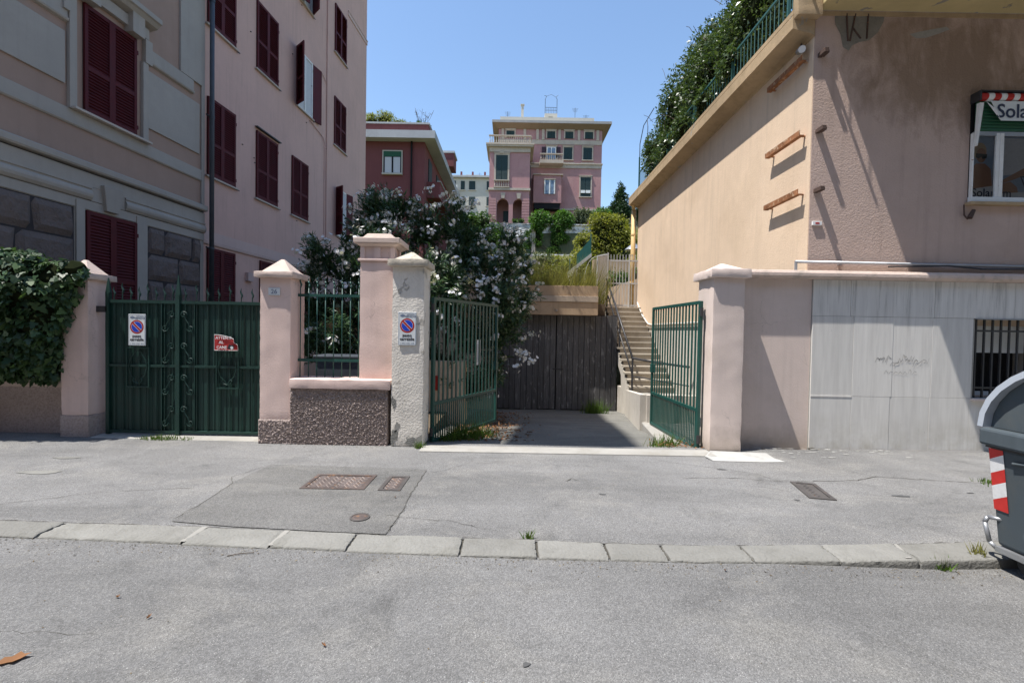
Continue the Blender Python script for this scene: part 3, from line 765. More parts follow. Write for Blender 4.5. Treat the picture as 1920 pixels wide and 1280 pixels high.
for k in range(9): b.box(-.065,.05-.02*(k%3),-.0055,-.0041,.12-.035*k,.13-.035*k)
b.box(.02,.06,-.0055,-.0041,.14,.19); b.build('print_lines', M['greyink'], o)

# ================================================================== GARAGE, BEAM, STAIRS
gg = thing('garage','wooden double garage door under a stained concrete beam at the foot of the driveway','garage',(1.36,14.0,-0.75)); L = gg.location
GD = 14.0; x0g, xcg, x1g, z0g, z1g = -0.60, 1.36, 3.24, -0.745, 2.17
for a,c in ((x0g,xcg-.012),(xcg+.012,x1g)):
    leaf = bpy.data.objects.new('door_leaf', None); COL.objects.link(leaf); leaf.parent = gg
    nn = 11; w = (c-a)/nn
    for k in range(nn):
        dy = R.uniform(-.006,.006)
        b = MB(); b.box(a+k*w+.006,a+(k+1)*w-.006,GD+dy,GD+.04,z0g+R.uniform(.0,.03),z1g); b.build('plank', M['garage'], leaf, L, bevel=.003, seg=1)
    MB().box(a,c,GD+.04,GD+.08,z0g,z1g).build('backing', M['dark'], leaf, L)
MB().box(x0g,x1g,GD+.1,GD+.14,z0g,z1g).build('light_stop', M['dark'], gg, L)  # dark panel added to stop light leaking between the leaves
MB().box(xcg-.1,xcg+.22,GD-.03,GD-.008,.50,.535).build('bolt', M['black'], gg, L)
MB().box(-3.0,x0g-.0,GD-.02,GD+.3,-1.2,2.17).build('side_wall', M['beam2'], gg, L)
for z0,z1,y,m in ((2.17,2.56,13.66,'beam'),(2.56,2.74,13.63,'beam2'),(2.74,3.05,13.69,'beam')):
    MB().box(-3.0,2.56,y,GD+.25,z0+.001,z1-.001).build('beam_course', M[m], gg, L, bevel=.008)
MB().cyl((1.32,13.62,2.30),(1.32,13.66,2.30),.035,n=12).build('drain_spout', M['stair'], gg, L)
MB().box(-3.0,2.9,GD+.25,16.04,2.2,2.55).box(-3.0,4.45,17.63,20,2.2,2.55).box(-3.0,2.55,16.04,17.63,2.2,2.55).build('roof_slab', M['soil'], gg, L)
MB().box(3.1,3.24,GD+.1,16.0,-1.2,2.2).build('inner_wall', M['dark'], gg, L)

st = thing('staircase','concrete outdoor stairs climbing along the cream side wall with black handrail','stairs',(3.8,12.3,0.05)); L = st.location
NS = 15; rise = (2.56-0.05)/NS; tread = 0.247; y0s = 12.32
for k in range(NS):
    ya = y0s+k*tread; zt = 0.05+rise*(k+1)
    b = MB(); b.box(3.22+R.uniform(-.01,.01),4.425,ya-.03,ya+tread,zt-.055,zt); b.box(3.27,4.425,ya,ya+tread-.002,zt-rise-.02,zt-.056)
    b.build('step', M['stair'], st, L, bevel=.008)
ye = y0s+NS*tread; zl = 0.05
b = MB(); b.prism([(12.32,-.9),(12.32,.05),(13.6,.05+rise*1.28/tread-.12),(13.6,.62-.12),(13.6,-.9)][:3]+[(13.35,-.9)],'x',3.26,3.5); b.build('support_wall', M['whitewall'], st, L)
b = MB(); b.prism([(12.32,-.02),(ye,zl+rise*NS-.16),(ye,zl+rise*NS-.42),(13.0,.02)],'x',3.262,4.42); b.build('flight_slab', M['whitewall'], st, L)
MB().box(2.56,4.42,ye,ye+1.6,2.3,2.562).build('landing', M['stair'], st, L, bevel=.01)
hr = MB()
A = [(3.27,12.30,0.98),(3.27,ye-.1,3.52)]; B = [(3.27,12.30,.55),(3.27,ye-.1,3.1)]
hr.tube(A,.032,8).tube(B,.024,8); hr.build('handrail', M['black'], st, L, smooth=True)
for t in (0.0,.42,.97):
    y = 12.30+(ye-.1-12.30)*t; z = .98+(3.52-.98)*t
    MB().cyl((3.27,y,z-.0),(3.27,y,max(.0 if t==0 else z-1.0,-.02) if t else -.55),.028,n=8).build('rail_post', M['black'], st, L)
MB().tube([(3.27,12.3,.98),(3.85,11.6,.90),(4.3,11.0,.86)],.03,8).tube([(3.27,12.3,.5),(3.85,11.6,.44),(4.3,11.0,.4)],.016,8).build('lower_handrail', M['black'], st, L)

# white metal gate and screen at the head of the stairs
wg = thing('metal_gate','white painted metal gate and bar screen at the top of the stairs','gate',(3.9,16.25,2.56)); L = wg.location
for z in (4.22,3.42,2.64): MB().box(3.36,4.43,16.22,16.25,z-.022,z+.022).build('rail', M['palegrey'], wg, L)
me = MB().box(-.009,.009,-.009,.009,0,1.86).mesh('bar', M['palegrey'])
for k in range(11): put('bar', me, wg, (3.36-3.9+.107*k, -.015, 0.02))
MB().box(3.34,3.38,16.2,16.24,2.56,4.5).build('post', M['palegrey'], wg, L); MB().box(4.1,4.14,16.2,16.24,2.56,4.45).build('post', M['palegrey'], wg, L)
# oblique leaf
P0 = Vector((3.30,16.15,0)); P1 = Vector((2.78,15.1,0)); d = P1-P0
def lp_(t,z): q = P0+d*t; return (q.x,q.y,z)
b = MB()
b.tube([lp_(0,2.6),lp_(0,4.42),lp_(1,4.18),lp_(1,2.55),lp_(0,2.6)],.025,6); b.build('leaf_frame', M['palegrey'], wg, L)
b = MB(); b.poly([lp_(.02,2.62),lp_(.02,4.38),lp_(.98,4.15),lp_(.98,2.58)]); b.v += [(x+.006,y,z) for x,y,z in b.v]; b.f += [(7,6,5,4)]; b.build('leaf_sheet', M['palegrey'], wg, L)
for k in range(1,8): MB().cyl(lp_(k/8,2.6),lp_(k/8,4.40-.24*k/8),.011,n=6).build('bar', M['palegrey'], wg, L)
b = MB(); pts = [(2.78-.42*math.sin(a),15.05,3.45+.72*math.cos(a)) for a in [math.pi*i/12 for i in range(13)]]; b.tube(pts,.008,6); b.build('guard_hoop', M['palegrey'], wg, L)

# ================================================================== RIGHT BUILDING
rb = thing('corner_building','cream and mauve stucco building with roof terrace and flaking balcony slab','building',(8,11,0)); L = rb.location
MB().box(4.43,14.5,6.905,16.36,1.86,6.45).build('side_wall', M['cream'], rb, L, bevel=.01)
MB().box(4.44,6.83,6.93,16.34,-.8,1.859).box(6.83,8.0,7.4,16.34,-.8,1.859).box(8.0,14.5,6.93,16.34,-.8,1.859).build('basement', M['whitewall'], rb, L)
MB().box(4.445,14.5,6.896,6.904,2.5,6.50).build('front_wall', M['mauve'], rb, L)
MB().box(4.405,4.429,7.0,16.3,1.84,1.90).build('ledge', M['stair'], rb, L)
# cornice along the side and balcony slab over the front
b = MB(); b.prism([(4.43,6.12),(4.40,6.15),(4.16,6.21),(4.10,6.23),(4.10,6.42),(4.43,6.44)],'y',6.88,16.42); b.build('cornice', M['cornice'], rb, L)
b = MB(); b.box(4.47,14.5,5.35,6.895,6.505,6.72); b.build('balcony_slab', M['soffit'], rb, L, bevel=.012)
rough_box(4.10,4.468,6.76,6.9,6.36,6.72,.05,.008,3).build('slab_return', M['cornice'], rb, L, smooth='edge')
b = MB(); b.box(4.10,14.5,6.88,16.42,6.43,6.50); b.build('terrace_floor', M['cornice'], rb, L)
# exposed concrete and bars where the stucco fell away
pts = [(4.72,6.50),(4.74,6.30),(4.82,6.16),(4.86,5.98),(4.95,5.92),(5.0,6.0),(5.1,6.05),(5.25,6.08),(5.38,6.2),(5.46,6.36),(5.47,6.50)]
MB().poly([(x,6.892,z) for x,z in pts]).build('exposed_concrete', M['concrete2'] if 'concrete2' in M else M['mortarjoint'], rb, L)
pts = [(5.85,6.18),(5.95,6.12),(6.1,6.13),(6.3,6.2),(6.45,6.26),(6.4,6.3),(6.2,6.26),(6.0,6.22)]
MB().poly([(x,6.893,z) for x,z in pts]).build('plaster_loss', M['mortarjoint'], rb, L)
for p,q in (((4.93,6.06),(4.90,6.46)),((4.96,6.06),(5.03,6.46)),((5.0,6.25),(5.12,6.1)),((5.21,6.1),(5.22,6.46))):
    MB().cyl((p[0],6.885,p[1]),(q[0],6.885,q[1]),.011,n=6).build('reinforcing_bar', M['darkrust'], rb, L)

# lower front: plastered bay, travertine slabs, coping
fw = thing('stone_clad_wall','pavement wall clad in streaked pale travertine slabs with rounded coping','wall',(6,6.85,0)); L = fw.location
MB().box(3.262,4.42,6.745,6.92,-.05,2.49).build('plaster_bay', M['pinkrp'], fw, L)
# backing leaves the barred window open
b = MB(); b.box(4.42,6.84,6.735,6.92,-.05,2.49).box(7.98,12,6.735,6.92,-.05,2.49).box(6.84,7.98,6.735,6.92,-.05,.78).box(6.84,7.98,6.735,6.92,1.95,2.49); b.build('backing', M['mortarjoint'], fw, L)
rows = [(0.0,0.775,[4.425,5.03,5.60,6.19,6.78,7.38,7.98,8.6,9.2]),(0.779,1.955,[4.425,5.035,5.62,6.20,6.80]),(1.959,2.488,[4.425,4.98,5.60,6.22,6.81,7.40,8.0,8.6,9.2]),(0.779,1.955,[8.02,8.6,9.2])]
for z0,z1,xs_ in rows:
    for a,c in zip(xs_[:-1],xs_[1:]):
        yf = 6.715+R.uniform(-.0025,.0025)
        MB().box(a+.0015,c-.0015,yf,6.734,z0,z1).build('slab', M['travertine'], fw, L, bevel=.0015, seg=1)
MB().box(4.425,5.03,6.709,6.714,.765,.785).build('slab_lip', M['travertine'], fw, L)
prof = [(6.92,2.49),(6.68,2.49),(6.632,2.50),(6.612,2.53),(6.612,2.57),(6.632,2.605),(6.70,2.62),(6.92,2.63)]
MB().prism(prof,'x',3.325,12).build('coping', M['pinkcap'], fw, L)
g = NT('faded_spray_paint'); fm = g.finish((0.34,0.33,0.32),0.9)
rg = random.Random(11)
def squiggle(pts, r=.006):
    b = MB()
    for (a,c),(d_,e) in zip(pts[:-1],pts[1:]): 
        b.poly([(a,6.7105,c-r),(d_,6.7105,e-r),(d_,6.7105,e+r),(a,6.7105,c+r)])
    return b
for k in range(14):
    x = 5.36+.056*k; z = 1.31+.03*math.sin(k)
    squiggle([(x,z+rg.uniform(-.06,.02)),(x+.03,z+rg.uniform(0,.08)),(x+.045,z+rg.uniform(-.05,.05)),(x+.075,z+rg.uniform(-.02,.06))],rg.uniform(.004,.009)).build('graffiti_mark', fm, fw, L)
for k in range(7):
    x = 5.5+.07*k; squiggle([(x,1.12),(x+.03,1.17+rg.uniform(-.02,.02)),(x+.06,1.13+rg.uniform(-.03,.03))],.004).build('graffiti_mark', fm, fw, L)

# barred basement window
bw = thing('barred_window','basement window with dark iron bars in the travertine wall','window',(7.41,6.9,.78)); L = bw.location
MB().box(6.80,8.0,6.66,6.90,.745,.778).build('sill', M['pinkrp'], bw, L, bevel=.004)
MB().box(6.84,7.98,7.25,7.3,.8,1.94).build('back_panel', M['dark'], bw, L); MB().box(6.80,6.839,6.925,7.3,.8,1.94).box(6.84,7.98,6.925,7.24,.78,.799).build('reveal', M['pinkrp'], bw, L)
MB().box(6.84,7.98,7.0,7.2,1.45,1.94).build('blind', M['signwhite'], bw, L)
MB().box(6.84,7.98,6.96,6.99,.80,.86).build('lower_frame', M['signwhite'], bw, L)
me = MB().box(-.011,.011,-.011,.011,.0,1.165).mesh('bar', M['black'])
for k in range(9): put('bar', me, bw, (6.92+.125*k-L.x, 6.80-L.y, .781-L.z))
for z in (.93,1.78): MB().box(6.84,7.98,6.79,6.815,z-.014,z+.014).build('cross_bar', M['black'], bw, L)
MB().box(6.83,8.0,6.70,6.74,1.945,1.958).build('lintel_strip', M['zinc'], bw, L)

# pipes on the front
pz = thing('conduit_pipe','long grey conduit running along the foot of the mauve wall','pipe',(4.3,6.86,2.75)); L = pz.location
MB().cyl((4.22,6.84,2.765),(12,6.84,2.735),.022,n=8).build('tube', M['zinc'], pz, L, smooth=True)
MB().tube([(5.6,6.82,2.71),(6.5,6.82,2.74),(7.0,6.82,2.70),(8.5,6.82,2.72)],.012,6).build('cable', M['black'], pz, L)
MB().cyl((4.23,6.84,2.76),(4.23,6.84,2.63),.02,n=8).build('elbow', M['zinc'], pz, L)
for x in (4.9,6.3,7.7): MB().box(x-.012,x+.012,6.83,6.896,2.73,2.79).build('clip', M['zinc'], pz, L)
ub = tag(MB().box(-.07,.07,-.03,0,-.03,.03).build('junction_box', M['paper'], bevel=.004),'small white junction box near the building corner','junction box'); ub.location = (4.55,6.895,3.35)
MB().box(-.03,.03,-.032,-.0301,-.012,.012).build('box_label', M['signred'], ub)

# three iron brackets on the corner
for i,(z,lab) in enumerate(((5.84,'topmost'),(4.72,'middle'),(3.835,'lowest'))):
    t_ = thing('iron_bracket','rusty iron bracket on the cream wall corner, %s of three'%lab,'bracket',(4.43,7.4,z),group='rusty brackets on the cream wall')
    b = MB(); b.box(-.135,-.125,-.44,.50,-.03,.05); b.box(-.125,-.06,-.44,.50,-.03,-.02); b.build('angle_iron', M['rust'], t_)
    for y in (-.38,.44): MB().box(-.124,-.001,y,y+.04,-.018,-.006).build('wall_stay', M['rust'], t_)
    b = MB(); b.box(.06,.12,-.67,-.506,-.03,.03); b.build('corner_stub', M['darkrust'], t_, bevel=.004); MB().box(.135,.16,-.62,-.506,-.015,.025).build('stub_bolt', M['darkrust'], t_)
fl = thing('floodlight','small grey floodlight under the cornice at the building corner','lamp',(4.33,7.05,6.0))
MB().cyl((-.03,-.08,-.02),(.02,.08,.04),.055,.045,12).build('housing', M['zinc'], fl); MB().cyl((0,0,0.03),(.02,.02,.12),.015,n=6).build('arm', M['black'], fl)
MB().cyl((-.034,-.093,-.025),(-.03,-.08,-.02),.05,n=12).build('lens', M['paper'], fl)
wc = thing('wall_conduit','white conduit bending down the cream wall beside the stairs','conduit',(4.4,14.6,2))
MB().tube([(0.0,1.5,.75),(0,.9,.3),(0,.2,-.02),(0,-.1,-.06),(0,-1.5,-.06),(0,-4.0,-.06)],.018,6).build('tube', M['whitemetal'], wc)
lb = thing('wall_lamp','small white box lamp on a stub above the right gate leaf','lamp',(4.3,9.6,2.35))
MB().box(-.08,.05,-.07,.07,0,.14).build('lamp_box', M['whitemetal'], lb, bevel=.01); MB().cyl((-.015,0,-.35),(-.015,0,0),.02,n=8).build('stub', M['black'], lb); MB().box(-.015,.12,-.02,.02,-.36,-.32).build('wall_stay', M['black'], lb)
dp = thing('downpipe','yellowed drainpipe at the far end of the cream wall','pipe',(4.30,16.46,2.56))
MB().cyl((0,0,0),(0,0,3.5),.085,n=12).build('tube', M['bamboo'], dp, smooth=True)
for z in (.9,1.9,2.6): MB().cyl((0,0,z),(0,0,z+.05),.095,n=12).build('collar', M['bamboo'], dp)
MB().tube([(0,0,3.5),(-.05,-.1,3.62),(-.1,-.25,3.66)],.06,10).build('swan_neck', M['bamboo'], dp)

# terrace railing
tr = thing('terrace_railing','teal iron railing along the roof terrace edge','railing',(4.3,11.5,6.5)); L = tr.location
for z in (7.22,6.60): MB().box(4.29,4.325,6.45,15.9,z-.018,z+.018).build('rail', M['greenrail'], tr, L)
me = MB().cyl((0,0,0),(0,0,.62),.0085,n=5).mesh('baluster', M['greenrail'])
k = 0
y = 6.5
while y < 15.9:
    put('baluster', me, tr, (0.008, y-L.y, .1)); y += .125
for y in (7.35,9.2,11.1,13.0,14.6,15.9): MB().box(4.285,4.33,y-.02,y+.02,6.5,7.3 if y<14 else 7.75).build('post', M['greenrail'], tr, L)
MB().tube([(4.31,15.9,7.7),(4.31,15.9,8.2),(4.34,15.6,8.7),(4.5,15.0,9.0)],.014,6).tube([(4.31,15.0,7.2),(4.31,15.0,8.4),(4.34,15.2,8.7)],.012,6).build('arch_hoop', M['greypipe'], tr, L)
MB().box(4.34,14,6.0,6.04,7.2,7.24).build('rail', M['greenrail'], tr, L)
MB().box(4.285,4.33,6.0,6.45,7.2,7.24).build('rail', M['greenrail'], tr, L)
me = MB().cyl((0,0,0),(0,0,.70),.0085,n=5).mesh('baluster', M['greenrail'])
for k in range(24): put('baluster', me, tr, (4.34+.13*k-L.x, 6.02-L.y, .22))

# solarium window
sw = thing('shop_window','white framed solarium window with poster, green roller blind and striped awning','window',(7.6,6.9,3.75)); L = sw.location
X0, X1 = 6.83, 8.45
MB().box(X0-.02,X1,6.885,6.896,3.78,5.18).build('back_panel', M['dark'], sw, L)
MB().box(X0-.06,X1,6.80,6.895,3.655,3.70).build('sill', M['cornice'], sw, L, bevel=.004)
MB().box(X0-.03,X1,6.83,6.884,3.70,3.775).build('window_rail', M['signwhite'], sw, L, bevel=.004)
for a,c in ((X0-.02,X0+.0),(7.155,7.205),(7.21,7.27)):
    MB().box(a,c,6.835,6.884,3.776,4.72).build('window_stile', M['whitemetal'], sw, L, bevel=.004)
MB().box(X0,X1,6.838,6.884,4.68,4.74).build('blind_rail', M['zinc'], sw, L)
b = MB()
for k in range(9): b.prism([(6.845,4.745+.05*k),(6.832,4.757+.05*k),(6.832,4.783+.05*k),(6.845,4.793+.05*k)],'x',X0,X1)
b.build('roller_blind', M['greenblind'] if 'greenblind' in M else M['green'], sw, L)
poster_bg = plain('poster_blue', (0.2,0.27,0.38), .3, .5); skin = plain('poster_skin', (0.26,0.135,0.085), .3, .5); hair = plain('poster_hair', (0.34,0.26,0.17), .3, .5); shirt = plain('poster_shirt', (0.46,0.49,0.55), .3, .5); navy = plain('poster_navy', (0.03,0.04,0.08), .5)
MB().box(X0,X1,6.872,6.884,3.776,4.68).build('poster', poster_bg, sw, L)
def pr(pts, m, nm, y): MB().poly([(x,y,z) for x,z in pts]).build(nm, m, sw, L)
def el(cx,cz,rx,rz,n=18,tilt=0): return [(cx+rx*math.cos(a)*math.cos(tilt)-rz*math.sin(a)*math.sin(tilt), cz+rx*math.cos(a)*math.sin(tilt)+rz*math.sin(a)*math.cos(tilt)) for a in [2*math.pi*i/n for i in range(n)]]
pr(el(6.95,4.46,.10,.13),hair,'printed_hair',6.8705); pr(el(6.97,4.40,.075,.11),skin,'printed_face',6.870)
pr([(6.89,4.43),(7.06,4.42),(7.05,4.36),(6.99,4.345),(6.97,4.38),(6.93,4.35),(6.89,4.37)],M['ink'],'printed_sunglasses',6.8695)
pr([(6.84,4.22),(6.9,4.28),(7.03,4.28),(7.12,4.2),(7.15,3.95),(6.84,3.9)],skin,'printed_shoulders',6.8703)
pr([(6.835,3.9),(7.15,3.95),(7.15,3.78),(6.835,3.78)],shirt,'printed_towel',6.8699)
pr([(7.28,4.1),(7.58,4.15),(7.72,4.4),(7.62,4.66),(7.28,4.66)],shirt,'printed_shirt',6.8703)
pr([(7.28,3.98),(7.5,4.06),(7.9,4.24),(7.9,4.32),(7.72,4.28),(7.28,4.03)],skin,'printed_arm',6.8699); pr([(7.70,4.3),(7.9,4.28),(7.85,4.5),(7.74,4.52)],skin,'printed_elbow',6.8698)
pr([(7.28,3.98),(7.42,4.02),(7.52,3.94),(7.54,3.86),(7.28,3.84)],skin,'printed_leg',6.8697)
pr([(7.28,3.86),(8.2,3.88),(8.2,3.78),(7.28,3.78)],shirt,'printed_sheet',6.8701)
pr([(7.56,4.1),(7.95,4.12),(7.95,3.82),(7.68,3.82)],navy,'printed_screen',6.8693); pr([(7.59,4.08),(7.95,4.1),(7.95,3.85),(7.70,3.85)],poster_bg,'printed_screen_face',6.8688)
put('lettering', text_mesh('Solarium',.17,navy,.001,.002), sw, (6.84-L.x,6.868-L.y,3.79-L.z), FRONT)
t = NT('window_pane'); gl1 = t.n('ShaderNodeBsdfGlossy'); gl1.inputs['Roughness'].default_value = 0.03; tp = t.n('ShaderNodeBsdfTransparent'); mx = t.n('ShaderNodeMixShader'); fr = t.n('ShaderNodeFresnel'); fr.inputs['IOR'].default_value = 1.5
t.l(t.math('ADD', t.math('MULTIPLY', fr.outputs[0], 1.0), 0.01), mx.inputs[0]); t.l(tp.outputs[0], mx.inputs[1]); t.l(gl1.outputs[0], mx.inputs[2]); t.l(mx.outputs[0], t.out.inputs['Surface'])
MB().poly([(X0,6.860,3.776),(7.155,6.860,3.776),(7.155,6.860,4.68),(X0,6.860,4.68)]).build('glass_pane', t.m, sw, L); MB().poly([(7.27,6.858,3.776),(X1,6.858,3.776),(X1,6.858,4.68),(7.27,6.858,4.68)]).build('glass_pane', t.m, sw, L)
# awning cassette with striped roll and lettered valance
b = MB(); b.cyl((X0,6.80,5.225),(X1,6.80,5.225),.055,n=16); b.build('awning_roll', M['signred'], sw, L, smooth=True)
for k in range(9):
    a = X0+.10+.185*k
    b = MB(); b.cyl((a,6.80,5.225),(a+.085,6.80,5.225),.0575,n=16); b.build('white_stripe', M['paper'], sw, L, smooth=True)
MB().box(X0-.03,X1,6.74,6.895,5.285,5.30).box(X0-.03,X0-.005,6.75,6.895,5.16,5.285).build('awning_bracket', M['black'], sw, L)
b = MB(); b.poly([(6.98,6.765,5.14),(7.13,6.765,4.87),(8.45,6.765,4.87),(8.45,6.765,5.15),(6.92,6.765,5.155)]); b.build('valance', M['signwhite'], sw, L)
MB().poly([(6.90,6.763,5.15),(7.06,6.755,5.02),(7.10,6.758,4.92),(7.12,6.764,4.88)]).build('valance_fold', M['paper'], sw, L)
put('lettering', text_mesh('Solarium',.28,navy,.001,.004), sw, (7.06-L.x,6.760-L.y,4.915-L.z), FRONT)
b = MB(); b.frustum(X0-.05,X0-.03,6.76,6.80,4.5,X0-.03,X0+.03,6.75,6.80,5.12); b.build('awning_arm', M['whitemetal'], sw, L)
b = MB(); b.tube([(X0-.10,6.86,3.66),(X0-.11,6.84,3.5),(X0-.06,6.84,3.44),(X0-.0,6.85,3.5)],.01,5).cyl((X0-.03,6.84,3.46),(X0+.03,6.84,3.58),.035,.025,8); b.build('cable_box', M['darkrust'], sw, L)

# ================================================================== WASTE BIN
M['binbody'] = plaster('dark_grey_bin_plastic', (0.085,0.105,0.12), 0.12, (0.11,0.112,0.105), 0.5, 0.35, 0.08, 90, 0.002, rough=0.5, stain_scale=2.0)
M['binlid'] = paint('pale_grey_bin_lid', (0.42,0.46,0.52), 0.38, 0.05, None, 0, 0, 0.45)
bn = thing('waste_container','large grey street waste container with curved lid and red white reflective stripes','waste bin',(4.4,2.75,-0.09)); L = bn.location
XB = 3.60
bt = MB(); bt.frustum(XB+.10,5.2,2.22,3.42,.10, XB,5.3,2.02,3.415,.86); bt.build('body', M['binbody'], bn, L, bevel=.03, seg=3)
bt = MB(); bt.box(XB-.045,5.33,1.97,3.445,.862,.99); bt.build('rim', M['binbody'], bn, L, bevel=.02, seg=2)
def arc(r0, r1, n=16):  # lid profile in y-z, rising from the kerb side toward the road
    out = []
    for i in range(n+1):
        a = math.pi*(i/n); out.append((2.71+r0*math.cos(a), .995+r1*math.sin(a)))
    return out
o_, i_ = arc(.755,.555), arc(.715,.51)
b = MB(); b.prism(o_+i_[::-1],'x',XB-.035,XB+.03); b.build('lid_end_rib', M['binlid'], bn, L)
b = MB(); b.prism(arc(.74,.54)+arc(.72,.52)[::-1],'x',XB+.03,5.3); b.build('lid', M['binlid'], bn, L)
b = MB(); b.prism(arc(.714,.509),'x',XB+.03,XB+.06); b.build('lid_end_panel', M['binbody'], bn, L)
b = MB(); b.box(XB+.022,XB+.034,2.2,3.1,1.03,1.07); b.build('panel_groove', M['binbody'], bn, L, bevel=.006)
# stripe panel on the end face, near the kerb-side edge (end face leans: x grows toward the foot)
def exf(z): return XB + .10*(.86-z)/.76 - .004
def yedge(z): return 3.415
stripes = [(.84,.755,'signred'),(.755,.65,'paper'),(.65,.555,'signred'),(.555,.45,'paper'),(.45,.38,'signred')]
sk = .055
for z1,z0,m in stripes:
    ya, yb = 3.405, 3.305
    a1 = z1 if z1 == .84 else z1; 
    pts = [(ya,z0+(0 if z0==.38 else -sk*0)),(yb,z0+(sk if z0 != .38 else 0)),(yb,z1+(sk if z1 != .84 else 0)),(ya,z1)]
    b = MB(); b.poly([(exf(z)-.002,y,z) for y,z in pts]); b.build('reflective_stripe', M['binred'] if (m=='signred' and 'binred' in M) else M[m], bn, L)
b = MB(); b.tube([(exf(.12)+.0,3.40,.07),(exf(.16)-.03,3.43,.12),(exf(.25)-.038,3.45,.26),(exf(.29)-.022,3.44,.305),(exf(.30)+.02,3.36,.31)],.015,8); b.build('lift_handle', M['zinc'], bn, L, smooth=True)
b = MB(); b.lathe((0,0,0),[(.0,0),(.05,.0),(.042,.015),(.0,.016)],14); b.v = [(exf(.27)-p[2]+.004, 3.17+p[0], .255+p[1]*1.2) for p in b.v]; b.build('moulded_boss', M['binbody'], bn, L)
b = MB(); pts = [(exf(.78)-.004,3.24-.10*i,.765+.018*math.sin(i*2.2)) for i in range(9)]; b.tube(pts,.012,6); b.build('moulded_ridge', M['binbody'], bn, L)
for yy_ in (2.35,2.65,2.95): 
    b = MB(); b.poly([(exf(.70)-.003,yy_,.70),(exf(.70)-.003,yy_-.10,.70),(exf(.30)-.003,yy_-.09,.30),(exf(.30)-.003,yy_-.01,.30)]); b.build('moulded_panel', M['binbody'], bn, L)
b = MB(); b.box(XB-.012,XB-.002,2.0,3.42,.845,.858); b.build('lid_seam', M['black'], bn, L)
b = MB(); b.box(XB+.07,5.2,2.25,3.40,.06,.10); b.build('chassis', M['zinc'], bn, L)
for x in (XB+.2,5.0):
    for y in (2.35,3.25):
        b = MB(); b.cyl((x-.03,y,.01),(x+.03,y,.01),.085,n=14); b.build('wheel', M['black'], bn, L)
        MB().box(x-.045,x+.045,y-.02,y+.02,.01,.06).build('wheel_fork', M['black'], bn, L)

# ================================================================== LEFT BUILDINGS (facade frames: x along the wall, -y outward)
M['shutter'] = paint('oxblood_shutter_paint', (0.088,0.0135,0.0175), 0.6, 0.15, None, 0, 0, 0.2)
M['l1white'] = plaster('grey_white_stucco', (0.42,0.385,0.345), 0.08, (0.32,0.29,0.26), 0.3, 0.15, 0.3, 60, 0.004)
M['l1pink'] = plaster('dusty_rose_stucco', (0.40,0.285,0.23), 0.08, (0.31,0.225,0.185), 0.3, 0.15, 0.3, 60, 0.004)
M['l1stone'] = plaster('grey_rusticated_stucco', (0.185,0.15,0.138), 0.18, (0.115,0.096,0.09), 0.5, 0.1, 1.0, 16, 0.03)
M['l2pink'] = plaster('faded_pink_plaster', (0.66,0.445,0.385), 0.08, (0.53,0.365,0.32), 0.4, 0.3, 0.3, 60, 0.004, stain_scale=0.5)
M['l2band'] = plaster('pale_rose_band', (0.62,0.47,0.43), 0.06, (0.47,0.36,0.33), 0.3, 0.15, 0.3, 60, 0.004)
M['glass'] = glass_dark('window_glass')
M['curtain'] = plain('white_curtain', (0.55,0.56,0.58), 0.8)
M['sillstone'] = plaster('pale_sill_stone', (0.55,0.49,0.43), 0.1, (0.35,0.3,0.26), 0.4, 0, 0.4, 60)

def shutter_meshes(w, h, m, pitch=.058, key={}):
    k = (round(w,3), round(h,3), m.name)
    if k in key: return key[k]
    f = MB(); sw_, d0, d1 = .062, -.042, 0.0
    f.box(0,sw_,d0,d1,0,h).box(w-sw_,w,d0,d1,0,h)
    zs = [(0,.10),(h*.40,h*.40+.085),(h-.075,h)]
    for a,c in zs: f.box(sw_+.0005,w-sw_-.0005,d0+.002,d1-.002,a,c)
    f.box(sw_,w-sw_,-.008,-.003,.1,h-.075)
    s = MB()
    for (a,c) in ((zs[0][1],zs[1][0]),(zs[1][1],zs[2][0])):
        nn = int((c-a)/pitch)
        for i in range(nn):
            z = a+(c-a)*i/nn
            s.poly([(sw_,-.041,z+.004),(w-sw_,-.041,z+.004),(w-sw_,-.010,z+pitch*.86),(sw_,-.010,z+pitch*.86)])
    key[k] = (f.mesh('shutter', m), s.mesh('slats', m)); return key[k]

